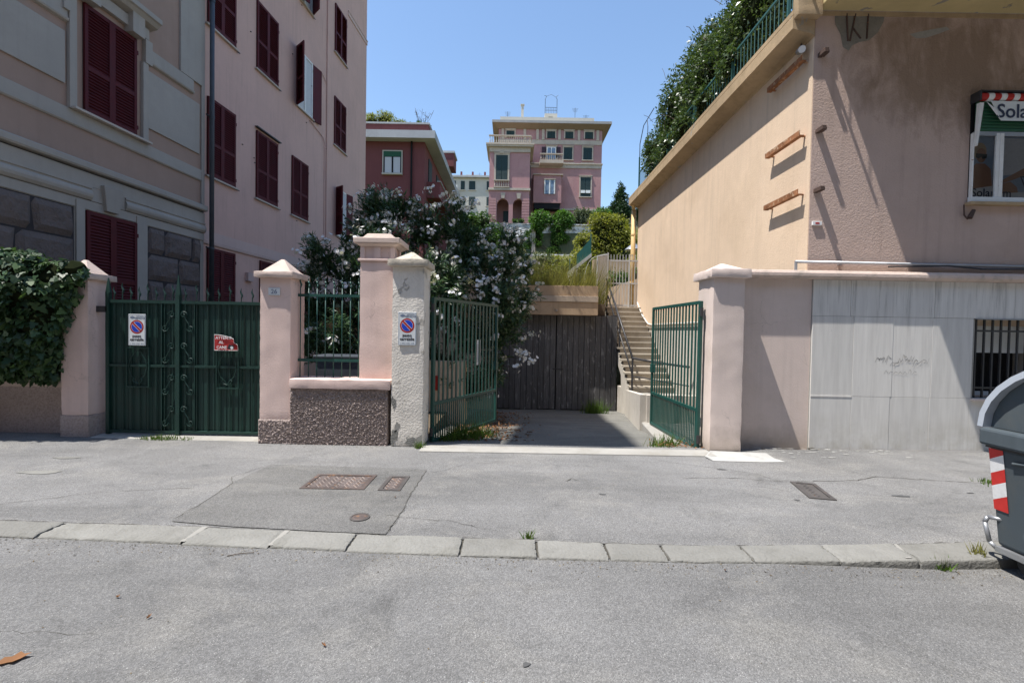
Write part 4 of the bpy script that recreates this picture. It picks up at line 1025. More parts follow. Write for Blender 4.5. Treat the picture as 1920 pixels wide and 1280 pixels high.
def window(root, x0, x1, z0, z1, mode='closed', lean=(0,0), m=None, sill=True, y=0.0, swap=None):
    m = m or M['shutter']
    W, H = x1-x0, z1-z0
    b = MB()
    if mode == 'closed': b.box(x0,x1,y-.012,y-.002,z0,z1)
    else:
        b.box(x0,x1,y-.004,y-.001,z0,z1)
    wn_ = b.build('window', M['glass'], root)
    if mode != 'closed':
        t = .055
        MB().box(x0,x0+t,y-.03,y-.0045,z0,z1).box(x1-t,x1,y-.03,y-.0045,z0,z1).box(x0+t,x1-t,y-.03,y-.0045,z1-t,z1).box(x0+t,x1-t,y-.03,y-.0045,z0,z0+t).box((x0+x1)/2-.045,(x0+x1)/2+.045,y-.032,y-.0045,z0+t,z1-t).build('sash', M['whitemetal'], wn_)
        MB().box(x0+t,(x0+x1)/2-.05,y-.0065,y-.0045,z0+t,z1-t).box((x0+x1)/2+.05,x1-t,y-.0065,y-.0045,z0+t,z1-t).build('curtain', M['curtain'], wn_)
    fm_, sm_ = shutter_meshes(W/2, H, m)
    # a leaf's mesh runs from its left edge; angle 0 = closed
    al, ar = lean
    if mode == 'closed':
        for xx in (x0, x0+W/2):
            put('shutter', fm_, wn_, (xx,y-.013,z0)); stuff(put('slats', sm_, wn_, (xx,y-.013,z0)))
    else:
        for nm, me in (('shutter',fm_),('slats',sm_)):
            o = put(nm, me, wn_, (x0,y-.02,z0), (0,0,-rad(al)))
            if nm == 'slats': stuff(o)
            # right leaf hinged on x1: build mirrored by rotating from the closed pose about x1
            o = put(nm, me, wn_, (x1,y-.02,z0), (0,0,rad(180+ar)))
            o.rotation_euler = (0,0,rad(ar)); 
            o.location = (x1 - (W/2)*math.cos(rad(ar)), y-.02-(W/2)*math.sin(rad(ar)), z0)
            if nm == 'slats': stuff(o)
    if sill: MB().box(x0-.07,x1+.07,y-.075,y-.0005,z0-.045,z0-.004).build('sill', M['sillstone'], wn_)
    MB().box(x1+.09,x1+.17,y-.05,y-.03,z0-.05,z0-.03).box(x1+.09,x1+.1,y-.05,y,z0-.05,z0-.035).build('shutter_catch', M['black'], wn_)
    for zz in (z0+.16, z1-.3): MB().box(x1-.004,x1+.035,y-.05,y-.001,zz,zz+.08).build('hinge', M['shutter'], wn_)
    return wn_

FA = math.atan2(1.0, 0.07)
# --- ornate corner house
o1 = thing('ornate_house','grey and rose stuccoed corner house with rusticated ground floor','building',(-8.28,6.0,0), FA)
U1 = 5.62
MB().box(.6,U1,0,12,-.2,23.6).build('wall', M['l1pink'], o1)
MB().box(.3,U1+.1,-.9,12.3,23.6,24.2).build('eaves', M['l1white'], o1)
MB().box(.56,.599,-.02,12,0,23.6).build('street_front', M['l1pink'], o1)
b = MB(); b.box(-2.8,.9,-1.22,-.021,22.6,22.8).box(-2.8,.559,-.021,.5,22.6,22.8); b.box(-2.8,.9,-1.22,-1.07,22.8,23.55).box(-2.8,-2.65,-1.07,.5,22.8,23.55); b.build('shade_balcony', M['l1white'], o1)  # unseen balcony, added to throw the shade on the driveway
MB().box(.6,U1,-.012,-.002,0,3.84).build('ground_floor_skin', M['l1white'], o1)
def strip(x0,x1,z0,z1,d,m='l1white',nm='band',bev=.006): return MB().box(x0,x1,-d,-.001,z0,z1).build(nm, M[m], o1, bevel=bev)
# rusticated blocks
rr = random.Random(5)
def rust_block(xa,xc,za,zc,sl):
    b = MB(); nx, nz = 9, 5
    g = .012
    for j in range(nz+1):
        for i in range(nx+1):
            u = i/nx; v = j/nz
            xx = xa+g+(xc-xa-2*g)*u + sl*(v-.5)*(1 if 0 < 1 else 0); zz = za+g+(zc-za-2*g)*v
            edge = min(i,nx-i,j*1.0,nz-j)
            d = .014 if edge == 0 else (.058 + rr.uniform(0,.02))
            b.v.append((max(xa_lim[0],min(xa_lim[1],xx)), -d, zz))
    for j in range(nz):
        for i in range(nx): b.f.append((j*(nx+1)+i,j*(nx+1)+i+1,(j+1)*(nx+1)+i+1,(j+1)*(nx+1)+i))
    return b
for (A,C) in ((.62,2.42),(3.97,5.50)):
    xa_lim = (A+.01, C-.01)
    MB().box(A,C,-.0125-.004,-.0121,.3,3.80).build('joint_ground', M['l1joint'], o1)
    z = .3; k = 0
    while z < 3.7:
        h_ = .583; cuts = [A]; x = A + (.45 if k%2 else .85)
        while x < C-.2: cuts.append(x); x += rr.uniform(.62,.95)
        cuts.append(C)
        for a,c in zip(cuts[:-1],cuts[1:]):
            rust_block(a,c,z,z+h_,rr.choice((-.06,.05,.0))).build('stone_block', M['l1stone'], o1, smooth=False)
        z += h_; k += 1
strip(.56,U1,0,.3,.06,'l1stone','plinth')
strip(2.44,2.60,.3,3.95,.05,'l1white','jamb'); strip(3.69,3.95,.3,3.95,.05,'l1white','jamb')
strip(.56,U1,3.81,3.985,.03); 
prof = [(-.001,3.99),(-.05,4.0),(-.085,4.05),(-.095,4.10),(-.085,4.15),(-.05,4.19),(-.05,4.21),(-.07,4.215),(-.07,4.25),(-.001,4.25)]
MB().prism(prof,'x',.56,2.72).build('roll_moulding', M['l1white'], o1); MB().prism(prof,'x',3.42,U1).build('roll_moulding', M['l1white'], o1)
b = MB(); b.frustum(2.98,3.24,-.10,-.001,3.86, 2.90,3.32,-.13,-.001,4.34); b.build('keystone', M['l1white'], o1, bevel=.01)
strip(2.72,3.42,3.99,4.25,.04)
strip(.56,U1,4.25,4.50,.045)
strip(.56,U1,4.502,4.528,.012,'black','black_line',0)  # thin black strip just below the string course
MB().prism([(-.001,4.53),(-.11,4.54),(-.13,4.57),(-.13,4.66),(-.11,4.68),(-.001,4.70)],'x',.5,U1).build('string_course', M['l1white'], o1)
MB().prism([(-.001,5.27),(-.03,5.275),(-.05,5.30),(-.05,5.325),(-.02,5.33),(-.001,5.33)],'x',.56,5.5).build('bed_moulding', M['l1white'], o1)
strip(.56,5.52,5.33,5.55,.035)
strip(5.52,U1,4.71,9.8,.04,'l1white','corner_strip')
strip(.7,2.27,5.95,6.88,.035,'l1white','raised_panel',.01)
strip(3.97,5.46,5.92,7.15,.035,'l1white','raised_panel',.01)
strip(.56,2.3,7.12,7.42,.05); strip(3.95,5.25,7.36,7.62,.05); strip(4.85,U1-.1,7.63,10.5,.05,'l1white','pilaster')
MB().prism([(-.001,7.05),(-.06,7.07),(-.075,7.10),(-.075,7.12),(-.001,7.12)],'x',.56,2.3).build('bed_moulding', M['l1white'], o1)
MB().prism([(-.001,7.29),(-.06,7.31),(-.075,7.34),(-.075,7.36),(-.001,7.36)],'x',3.95,5.25).build('bed_moulding', M['l1white'], o1)
strip(2.31,2.44,5.55,8.0,.075,'l1white','architrave'); strip(3.82,3.95,5.55,7.25,.075,'l1white','architrave'); strip(3.86,4.03,7.25,7.75,.095,'l1white','ear')
strip(2.20,2.31,7.25,7.75,.095,'l1white','ear')
strip(2.31,3.95,7.76,7.98,.09,'l1white','lintel'); strip(2.5,2.78,7.64,8.25,.2,'l1white','console'); strip(3.45,3.73,7.64,8.25,.2,'l1white','console')
MB().prism([(-.001,8.0),(-.2,8.05),(-.26,8.12),(-.30,8.14),(-.30,8.24),(-.001,8.30)],'x',2.2,4.05).build('pediment', M['l1white'], o1)
window(o1,2.60,3.69,5.605,7.62); window(o1,2.62,3.68,1.6,3.79,sill=False,y=-.012)
MB().box(2.35,3.98,-.14,-.001,5.555,5.60).build('window_sill', M['sillstone'], o1, bevel=.005)
window(o1,2.60,3.69,9.5,11.5)

pipe = thing('downpipe','dark blue grey downpipe between the ornate house and the pink house','pipe',(-7.79,11.66,0), FA)
MB().cyl((0,-.09,.5),(0,-.09,15),.055,n=10).build('tube', M['greypipe'], pipe, smooth=True)
for z in (3.6,6.9,9.8):
    MB().cyl((0,-.09,z),(0,-.09,z+.06),.066,n=10).build('collar', M['greypipe'], pipe)
    MB().cyl((-.14,-.09,z+.03),(0,-.09,z+.03),.014,n=6).cyl((-.14,-.12,z+.0),(-.14,-.05,z+.05),.02,n=6).build('pipe_hook', M['black'], pipe)

# --- plain pink house
o2 = thing('pink_house','tall faded pink house with oxblood louvred shutters','building',(-7.885-.11,11.66+.01,0), FA)
U2 = 10.62
MB().box(0,U2,0,11,-.2,22.3).build('wall', M['l2pink'], o2, bevel=.01)
MB().box(-.1,U2+.5,-.6,11.5,22.3,22.8).build('eaves', M['l2band'], o2)
MB().box(0,U2+.02,-.03,-.001,3.86,4.12).build('band', M['l2band'], o2); MB().prism([(-.001,3.76),(-.04,3.78),(-.05,3.82),(-.05,3.85),(-.001,3.86)],'x',0,U2).build('moulding', M['l2band'], o2)
MB().box(8.5,U2+.02,-.03,-.001,15.3,15.5).box(8.5,U2+.02,-.05,-.03,15.46,15.5).build('string_course', M['l2band'], o2)
C1, C2, C3, C4 = (.20,1.25), (2.20,3.28), (4.14,5.20), (7.27,8.32)
window(o2,*C1,1.65,3.70,sill=False)
for c in (C1,C2,C3): window(o2,*c,5.555,7.58)
window(o2,7.55,8.45,5.55,7.55,'open',(122,165))
window(o2,*C1,9.42,11.45); window(o2,*C2,9.42,11.45)
window(o2,4.45,5.50,9.42,11.45,'open',(126,170))
window(o2,*C4,9.22,11.2)
for c in (C1,C2): window(o2,*c,13.2,15.2)
window(o2,4.35,5.45,13.2,15.2,'open',(20,50)); window(o2,*C4,13.0,14.95)
window(o2,2.4,3.4,1.7,3.7,sill=False); window(o2,4.4,5.4,1.7,3.7,sill=False)
b = MB(); b.tube([(6.62,-.03,2.0),(6.62,-.03,22)],.022,6).tube([(6.45,-.03,3.0),(6.45,-.03,8.9),(6.3,-.03,9.1),(5.3,-.03,9.3)],.014,6).tube([(6.62,-.03,11.3),(6.2,-.03,11.5)],.014,6); b.build('wall_pipe', M['l2pink'], o2)
b = MB(); b.box(2.15,3.4,-.10,-.001,7.66,7.69); b.build('drip_hood', M['black'], o2)
b = MB(); b.box(1.75,2.0,-.1,-.001,3.0,3.25); b.build('meter_box', M['l2band'], o2)
b = MB()
rq = random.Random(8)
for k in range(16):
    u, z = rq.uniform(1.4,9.5), rq.uniform(4.3,14); b.box(u,u+.035,-.03,-.001,z,z+.018)
b.build('wall_hooks', M['black'], o2)

# ================================================================== FAR BUILDINGS
M['villa'] = plaster('old_rose_villa_plaster', (0.42,0.235,0.235), 0.12, (0.48,0.32,0.29), 0.4, 0.3, 0.2, 8, 0.01, stain_scale=0.35)
M['soffit2'] = plaster('villa_soffit', (0.24,0.175,0.12), 0.1, None, 0, 0.2, 0.2, 8)
M['villatrim'] = plaster('villa_stone_trim', (0.50,0.43,0.36), 0.15, (0.33,0.28,0.23), 0.5, 0.3, 0.3, 8, 0.01)
M['redplaster'] = plaster('terracotta_red_plaster', (0.20,0.075,0.075), 0.1, (0.15,0.06,0.06), 0.4, 0.3, 0.2, 8, 0.01, stain_scale=.4)
M['redtrim'] = plaster('grey_eave_concrete', (0.44,0.45,0.46), 0.1, (0.3,0.3,0.31), 0.4, 0.2, 0.2, 8)
M['cream2'] = plaster('far_cream_plaster', (0.55,0.52,0.46), 0.08, (0.45,0.42,0.36), 0.3, 0.2, 0.1, 5)
M['farshutter'] = paint('dark_green_shutter', (0.012,0.032,0.03), 0.5, 0.2)
M['farmaroon'] = paint('dark_maroon_shutter', (0.035,0.012,0.02), 0.5, 0.2)
M['slate'] = plaster('slate_roof', (0.34,0.33,0.33), 0.15, (0.2,0.2,0.2), 0.4, 0.1, 0.3, 6)
M['skyglass'] = glass_dark('sky_tinted_glass', (0.16,0.22,0.3), 0.05)  # sky reflection put into the glass as a blue base colour

def far_window(root, x0,x1,z0,z1, y, m='farshutter', frame=.16, fm='villatrim', sill=True, split=True):
    w = MB().box(x0,x1,y-.05,y-.01,z0,z1).build('window', M['dark'], root)
    xm = (x0+x1)/2
    for a,c in ((x0,xm-.015),(xm+.015,x1)) if split else ((x0,x1),):
        b = MB(); b.box(a,c,y-.10,y-.052,z0,z1)
        s_ = b.build('shutter', M[m], w)
        b = MB(); nn = max(3,int((z1-z0)/.16))
        for i in range(nn):
            zz = z0+.06+(z1-z0-.12)*i/nn; b.poly([(a+.06,y-.125,zz),(c-.06,y-.125,zz),(c-.06,y-.1005,zz+.1),(a+.06,y-.1005,zz+.1)])
        stuff(b.build('slats', M[m], w))
    if frame:
        b = MB(); b.box(x0-frame,x0,y-.14,y-.005,z0-.02,z1+frame).box(x1,x1+frame,y-.14,y-.005,z0-.02,z1+frame).box(x0,x1,y-.14,y-.005,z1,z1+frame); b.build('frame', M[fm], w)
        MB().box(x0-frame*1.3,x1+frame*1.3,y-.22,y-.005,z1+frame,z1+frame+.1).build('hood', M[fm], w)
    if sill: MB().box(x0-.2,x1+.2,y-.2,y-.005,z0-.14,z0-.021).build('sill', M[fm], w)
    return w
def balusters(root, x0,x1,y,z0,z1,m,nm='balustrade',axis='x'):
    def bx(a,c,y0,y1,p,q):
        return (a,c,y0,y1,p,q) if axis=='x' else (y0,y1,a,c,p,q)
    MB().box(*bx(x0,x1,y-.12,y+.12,z0,z0+.12)).box(*bx(x0,x1,y-.14,y+.14,z1-.13,z1)).build('handrail', m, root)
    nn = max(3,int((x1-x0)/.27)); b = MB()
    for i in range(nn):
        c = x0+(x1-x0)*(i+.5)/nn
        p = (c,y,0) if axis=='x' else (y,c,0)
        h = z1-z0-.25; b.lathe((p[0],p[1],z0+.12),[(.05,0),(.085,h*.25),(.04,h*.65),(.06,h)],6)
    stuff(b.build('balusters', m, root))

# --- rose villa on the hill (front of main block at y=65, wing at y=60)
vl = thing('rose_villa','old rose villa with arcaded wing, balustrades and roof belvedere on the hill','villa',(4,68,15.4))
L = vl.location
def vb(nm, m, *boxes, par=None, bev=0):
    b = MB()
    for q in boxes: b.box(*q)
    return b.build(nm, M[m], par or vl, L, bevel=bev)
VX0, VX1 = -2.4, 12.25
vb('main_wall','villa',(VX0,VX1,65,78,14.5,30.2))
vb('cornice_band','villatrim',(VX0-.02,VX1+.03,64.9,78.1,24.85,25.35),(VX0-.02,VX1+.12,64.75,78.1,25.35,25.5))
vb('attic_band','villatrim',(VX0-.02,VX1+.02,64.92,78.05,28.15,28.75))
# deep eave with sloping soffit
b = MB(); b.frustum(VX0-.1,VX1+.1,64.85,78.1,30.2,VX0-.85,VX1+1.1,64.15,79.3,30.75); b.build('eave_soffit', M['soffit2'], vl, L)
vb('gutter','slate',(VX0-.9,VX1+1.15,64.1,79.4,30.75,31.1))
vb('parapet','cream2',(-2.2,11.0,64.6,77,31.1,31.75))
b = MB(); b.frustum(1.2,9.4,66,75,31.75,3.9,6.4,69,71,33.2); b.build('roof', M['slate'], vl, L)
vb('belvedere','cream2',(4.15,5.95,66.3,68.3,31.76,33.1)); vb('belvedere_window','dark',(4.7,5.3,66.27,66.298,32.2,32.6))
b = MB()
for x in (4.2,5.9): b.cyl((x,66.4,33.1),(x,66.4,35.2),.04,n=5)
for z in (34.0,33.6): b.cyl((4.2,66.4,z),(5.9,66.4,z),.03,n=5)
for k in range(8): b.cyl((4.2+.24*k,66.4,33.1),(4.2+.24*k,66.4,34.0),.018,n=4)
b.tube([(4.2,66.4,35.2),(4.4,66.4,35.6),(4.05,66.4,35.7)],.03,4).tube([(5.9,66.4,35.2),(5.7,66.4,35.5),(6.05,66.4,35.75)],.03,4).tube([(4.4,66.4,35.6),(5.05,66.4,35.85),(5.7,66.4,35.5)],.02,4)
b.build('iron_crown', M['greypipe'], vl, L)
b = MB()
for x,h_ in ((8.6,2.6),(-1.2,1.9),(10.2,1.6)):
    b.cyl((x,67,31.7),(x,67,31.7+h_),.03,n=5)
    for k in range(4): b.cyl((x-.45+.05*k,67,31.6+h_-.16*k),(x+.45-.05*k,67,31.6+h_-.16*k),.016,n=4)
b.build('aerials', M['greypipe'], vl, L)
vb('chimney','cream2',(.75,1.1,66,66.35,31.76,34.1)); vb('chimney_cap','cream2',(.65,1.2,65.9,66.45,34.1,34.2))
# attic windows and pilasters
def vwin(x0,x1,z0,z1,y,**k):
    w = far_window(vl, x0-L.x, x1-L.x, z0-L.z, z1-L.z, y-L.y, **k); return w
for x in (-.75,5.0,7.55,10.35): vwin(x-.55,x+.6,29.0,29.95,65,frame=.15,sill=False)
for x in (-1.8,1.3,3.1,3.9,6.2,8.95,11.6): vb('pilaster','villatrim',(x-.18,x+.18,64.85,64.99,28.76,30.18))
vwin(6.85,8.05,26.05,27.75,65); vwin(9.6,10.85,26.05,27.75,65)
vb('panel','villatrim',(6.5,8.4,64.93,64.99,25.5,25.68),(9.3,11.2,64.93,64.99,25.5,25.68))
w = vwin(4.45,5.75,25.5,27.75,65,m='skyglass',sill=False)
vb('sash','whitemetal',(4.45,4.55,64.86,64.895,25.5,27.75),(5.05,5.15,64.86,64.895,25.5,27.75),(5.65,5.75,64.86,64.895,25.5,27.75),(4.55,5.05,64.86,64.895,27.65,27.75),(5.15,5.65,64.86,64.895,27.65,27.75))
for x0 in (3.75,5.78): vb('open_shutter','farmaroon',(x0,x0+.62,64.86,64.92,26.2,27.75))
vb('balcony','villatrim',(3.4,6.7,63.6,64.88,25.05,25.4)); 
def vbal(x0,x1,y,z0,z1,axis='x'):
    if axis=='x': balusters(vl,x0-L.x,x1-L.x,y-L.y,z0-L.z,z1-L.z,M['villatrim'])
    else: balusters(vl,x0-L.y,x1-L.y,y-L.x,z0-L.z,z1-L.z,M['villatrim'],axis='y')
vbal(3.45,6.65,63.75,25.4,26.4)
vwin(9.3,10.75,20.9,23.6,65); vb('air_vents','whitemetal',(9.35,9.95,64.75,64.87,21.35,21.75),(10.05,10.7,64.75,64.87,21.35,21.75))
vb('plinth_band','villatrim',(3.0,VX1+.05,64.85,64.99,18.9,19.15))
# boxed-out room
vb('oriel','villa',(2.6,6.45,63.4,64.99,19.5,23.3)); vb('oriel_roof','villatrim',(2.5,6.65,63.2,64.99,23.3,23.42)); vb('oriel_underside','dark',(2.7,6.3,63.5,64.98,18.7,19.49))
w = vwin(4.1,5.55,20.7,22.6,63.4,m='skyglass',frame=.06,sill=False)
vb('sash','whitemetal',(4.1,4.22,63.24,63.29,20.7,22.6),(4.74,4.9,63.24,63.29,20.7,22.6),(5.42,5.55,63.24,63.29,20.7,22.6))
# wing with loggia: scaled to y=60
WX0, WX1 = -3.35, 1.95
vb('wing_wall','villa',(WX0,WX1,60,65.5,20.35,25.5)); 
vb('wing_cornice','villatrim',(WX0-.02,WX1+.03,59.85,65.5,25.0,25.6),(WX0-.35,WX1+.4,59.5,65.5,25.6,25.8),(WX0-.45,WX1+.5,59.4,65.5,25.8,26.0))
vbal(WX0-.1,WX1+.1,59.75,26.0,27.1); vbal(60,64.8,WX1+.05,26.0,27.1,'y')
vb('mid_band','villatrim',(WX0-.1,WX1+.1,59.8,65.5,20.05,20.35))
vwin(-2.5,-.95,21.4,24.6,60,frame=.22); vbal(-2.75,-.7,59.8,20.37,21.35)
b = MB(); b.frustum(-1.95,-1.5,59.75,59.99,24.75,-2.0,-1.45,59.7,59.99,25.0); b.build('keystone', M['villatrim'], vl, L)
# arcade: two arched openings cut in the front
def arch_wall(x0,x1,z0,z1,y,openings,mat):
    b = MB(); xs_ = [x0]
    for (a,c,zi) in openings: xs_ += [a,c]
    xs_.append(x1)
    for i in range(0,len(xs_),2): b.box(xs_[i],xs_[i+1],y,y+.5,z0,z1)
    for (a,c,zi) in openings:
        r = (c-a)/2; cx = (a+c)/2; n_ = 12
        for k in range(n_):
            t0, t1 = math.pi*k/n_, math.pi*(k+1)/n_
            pa, pc = (cx-r*math.cos(t0), zi+r*math.sin(t0)), (cx-r*math.cos(t1), zi+r*math.sin(t1))
            b.prism([pa,pc,(pc[0],z1),(pa[0],z1)],'y',y,y+.5)
    return b.build('arcade_wall', M[mat], vl, L)
arch_wall(WX0,WX1,15.0,20.05,60,[(-2.3,-.75,18.2),(-.2,1.3,18.2)],'villa')
vb('loggia_back','villa',(WX0,WX1,62.5,62.8,15,20.05)); vb('loggia_side','villa',(WX0,WX0+.3,60.5,62.5,15,20.05),(WX1-.3,WX1,60.5,62.5,15,20.05)); vb('loggia_floor','villatrim',(WX0,WX1,59.9,62.5,15.0,15.45)); vb('loggia_door','farshutter',(-1.5,-.7,62.4,62.49,15.45,18.0))
for cx in (-1.52,.55): 
    b = MB(); b.frustum(cx-.2,cx+.2,59.85,59.99,19.0,cx-.3,cx+.3,59.82,59.99,19.7); b.build('keystone', M['villatrim'], vl, L)
rv = random.Random(4)
for side in (WX0, WX1-.95):
    z = 15.5
    while z < 18.9:
        vb('quoin','villa',(side-.03,side+.95,59.94,59.995,z,z+.30)); z += .36
vb('drain','greypipe',(2.05,2.2,64.5,64.7,15,25)); 

# --- terracotta red house
rh = thing('red_house','terracotta red house with pale concrete eave and roof garden','building',(-9,42,6)); L = rh.location
def rbx(nm, m, *boxes, bev=0):
    b = MB()
    for q in boxes: b.box(*q)
    return b.build(nm, M[m], rh, L, bevel=bev)
rbx('wall','redplaster',(-16,-7.3,37,52,4,16.9))
rbx('eave','redtrim',(-16.4,-6.35,36.2,53,16.75,17.35)); rbx('roof_parapet','redplaster',(-16,-7.0,36.9,52,17.35,18.1)); rbx('parapet_coping','redtrim',(-16,-6.9,36.8,52,18.1,18.22))
rbx('stair_tower','redplaster',(-6.9,-5.9,44,46,17.36,18.6)); rbx('tower_cap','redtrim',(-7.0,-5.8,43.9,46.1,18.6,18.8))
def rwin(x0,x1,z0,z1,y,curt=True):
    w = MB().box(x0-L.x,x1-L.x,y-.03-L.y,y-.01-L.y,z0-L.z,z1-L.z).build('window', M['glass'], rh)
    def wb(nm,m,*bs):
        b = MB()
        for q in bs: b.box(*q)
        return b.build(nm, M[m], w, L)
    wb('frame','dark',(x0,x0+.09,y-.07,y-.031,z0,z1),(x1-.09,x1,y-.07,y-.031,z0,z1),((x0+x1)/2-.06,(x0+x1)/2+.06,y-.07,y-.031,z0,z1))
    wb('blind','greenblind',(x0,x1,y-.08,y-.071,z1-.42,z1)); wb('sill','cream2',(x0-.1,x1+.1,y-.2,y-.005,z0-.12,z0-.002)); wb('surround','cream2',(x0-.08,x0-.001,y-.09,y-.005,z0,z1+.08),(x1+.001,x1+.08,y-.09,y-.005,z0,z1+.08),(x0,x1,y-.09,y-.005,z1+.001,z1+.08))
    if curt: wb('curtain','curtain',(x0+.1,(x0+x1)/2-.07,y-.045,y-.032,z0+.06,z1-.45),((x0+x1)/2+.07,x1-.1,y-.045,y-.032,z0+.06,z1-.45))
rwin(-10.6,-9.15,14.2,15.95,37); rwin(-10.6,-9.15,10.2,12.0,37); rwin(-14.2,-12.8,14.2,15.95,37)
rbx('rain_pipe','dark',(-8.4,-8.28,36.85,36.98,6,16.75))
# side face windows and balcony (x = -7.3)
for (y0,y1,z0,z1) in ((38.6,40.0,14.0,16.0),(42.5,44,14.0,16.0),(46,47.4,14,16),(39,40.4,10.2,12.0)):
    MB().box(-7.3-L.x,-7.22-L.x,y0-L.y,y1-L.y,z0-L.z,z1-L.z).build('side_window', M['farshutter'], rh)
rbx('balcony','redplaster',(-7.29,-6.2,38.0,50,12.6,13.0)); rbx('balcony_front','redplaster',(-6.35,-6.2,38.0,50,13.0,13.9),(-7.29,-6.35,38.0,38.15,13.0,13.9)); rbx('balcony_coping','redtrim',(-6.42,-6.12,37.95,50,13.9,13.97))
# --- cream block further back
cb = thing('cream_block','distant cream apartment block with dark green shutters between the red house and the villa','building',(-12,104,24)); L = cb.location
def cbx(nm, m, *boxes):
    b = MB()
    for q in boxes: b.box(*q)
    return b.build(nm, M[m], cb, L)
cbx('wall','cream2',(-22,-4,100,112,20,34.9)); cbx('eave','redtrim',(-22.4,-3.6,99.4,112,34.9,35.3)); cbx('roof_house','cream2',(-11,-8,103,106,35.3,36.6)); 
for x in (-9.5,-6.8,-12.0): cbx('chimney','redplaster',(x,x+.4,101,101.4,35.3,36.6))
for zi in (32.3,28.9,25.5):
    for x0 in (-14.2,-11.75,-9.95,-6.1):
        w_ = 0.85 if x0 == -11.75 else 1.35
        far_window(cb,x0-L.x,x0+w_-L.x,zi-L.z,zi+1.9-L.z,100-L.y,frame=0,sill=True,fm='cream2')
cbx('balcony','cream2',(-15.5,-12.4,98.9,99.99,31.9,32.1)); cbx('balcony_rail','whitemetal',(-15.5,-12.4,98.9,98.96,32.1,33.0))
b = MB()
for x,h_ in ((-8.2,2.2),(-5.2,1.6),(-16,2.5)): b.cyl((x-L.x,3,35.3-24),(x-L.x,3,35.3-24+h_+1),.04,n=5); b.cyl((x-.5-L.x,3,35.3-24+h_+.6),(x+.5-L.x,3,35.3-24+h_+.6),.03,n=4)
b.build('aerial', M['greypipe'], cb)
# --- small house right of the villa
sh = thing('small_house','low distant house with grey roof at the right of the villa','building',(18,84,18)); L = sh.location
b = MB(); b.box(13,26,80,88,16,22.9); b.build('wall', M['beam2'], sh, L)
MB().frustum(12.2,27,79,89,22.9,13.2,26,83,85,24.2).build('roof', M['slate'], sh, L)
for x in (14.0,16.2,18.5): far_window(sh,x-L.x,x+1-L.x,20.2-L.z,22-L.z,80-L.y,frame=.1,fm='cream2')

# --- unseen houses across the street, added to block part of the sky
for (xa, xb, h_, mm, lab, col) in ((-42,-3.2,16.5,'l2pink','unseen long rose house on the opposite side of the street',0),(-3.0,40,18.0,'beam2','unseen long ochre house on the opposite side of the street',1)):
    oh = thing('street_house', lab, 'building', ((xa+xb)/2,-10.0,0), math.pi); w2 = (xb-xa)/2
    MB().box(-w2,w2,0,9,-.3,h_).build('wall', M[mm], oh); MB().box(-w2,w2,-.5,9.3,h_,h_+.5).build('eaves', M['redtrim'], oh)
    for fl_ in range(4):
        for i in range(int(w2*2/3.4)):
            x = -w2+1.2+3.4*i; MB().box(x,x+1.1,-.06,-.005,1.3+3.9*fl_,3.3+3.9*fl_).build('shutter', M['farshutter'], oh)
MB().poly([(-60,-10.0,.05),(60,-10.0,.05),(60,-7.6,.05),(-60,-7.6,.05)]).build('far_pavement', M['pave'], pave)

# ================================================================== HILL AND GARDEN STRUCTURE
HP = [(17.5,2.45),(22,3.2),(30,5.4),(40,8.0),(49.8,9.9),(50.25,13.2),(58,15.2),(66,15.4),(80,18),(100,24),(130,28),(320,30)]
def hill_z(y):
    for (a,za),(c,zc) in zip(HP[:-1],HP[1:]):
        if a <= y <= c: return za+(zc-za)*(y-a)/(c-a)
    return HP[-1][1]
b = MB(); yy = [17.5+.9*i for i in range(36)] + [49.8,50.25,53,58,66,72,80,90,100,115,130,200,320]
hx = [-200,-80,-40] + [-30+1.5*i for i in range(41)] + [40,80,200]
rh_ = random.Random(2)
for y in yy:
    for x in hx: b.v.append((x,y,hill_z(y)+(rh_.uniform(-.12,.12) if y > 19 else 0)))
n = len(hx)
for j in range(len(yy)-1):
    for i in range(n-1): b.f.append((j*n+i,j*n+i+1,(j+1)*n+i+1,(j+1)*n+i))
struct(b.build('hill', M['hill'], smooth=True))

def stone_mat():
    t = NT('whitened_rubble_stone'); p = t.pos((1.2,1.2,2.2))
    v = t.n('ShaderNodeTexVoronoi'); v.inputs['Scale'].default_value = 2.6; t.l(p, v.inputs['Vector'])
    c = t.mix(t.ramp(v.outputs['Color'], (0.1,0.0),(0.9,1.0)), (0.32,0.31,0.3), (0.56,0.55,0.53))
    nz = t.noise(t.pos(), 1.1, 6, .7); c = t.mix(t.ramp(nz,(0.42,0.0),(0.56,.9)), c, (0.72,0.72,0.71))
    nz2 = t.noise(t.pos(), 1.9, 6, .7, .5); c = t.mix(t.ramp(nz2,(0.56,0.0),(0.66,.8)), c, (0.09,0.085,0.075))
    return t.finish(c, .95, t.bump(v.outputs['Distance'], .8, .08), spec=.1)
M['rubble'] = stone_mat()
rw = thing('retaining_wall','whitewashed rubble retaining wall below the rose villa','wall',(4,50.3,9.5)); L = rw.location
MB().box(-8,1.95,50.0,50.6,8.5,13.35).build('wall_body', M['rubble'], rw, L)
MB().box(2.35,12,50.15,50.6,8.5,13.35).build('wall_body', M['rubble'], rw, L)
MB().box(1.95,2.35,49.85,50.6,8.5,13.5).build('buttress', M['villatrim'], rw, L)
MB().box(-8,12,49.95,50.7,13.36,13.45).build('coping', M['rubble'], rw, L)
MB().box(-2,7.2,49.3,49.9,8.5,10.05).build('ledge', M['rubble'], rw, L)
gw = thing('garden_parapet','sloping cream parapet behind the white gate','wall',(4.3,18.2,2.5)); L = gw.location
b = MB(); b.prism([(3.55,2.5),(5.6,2.5),(5.6,4.05),(3.55,3.35)],'y',18.0,18.25); b.build('parapet', M['cream'], gw, L)
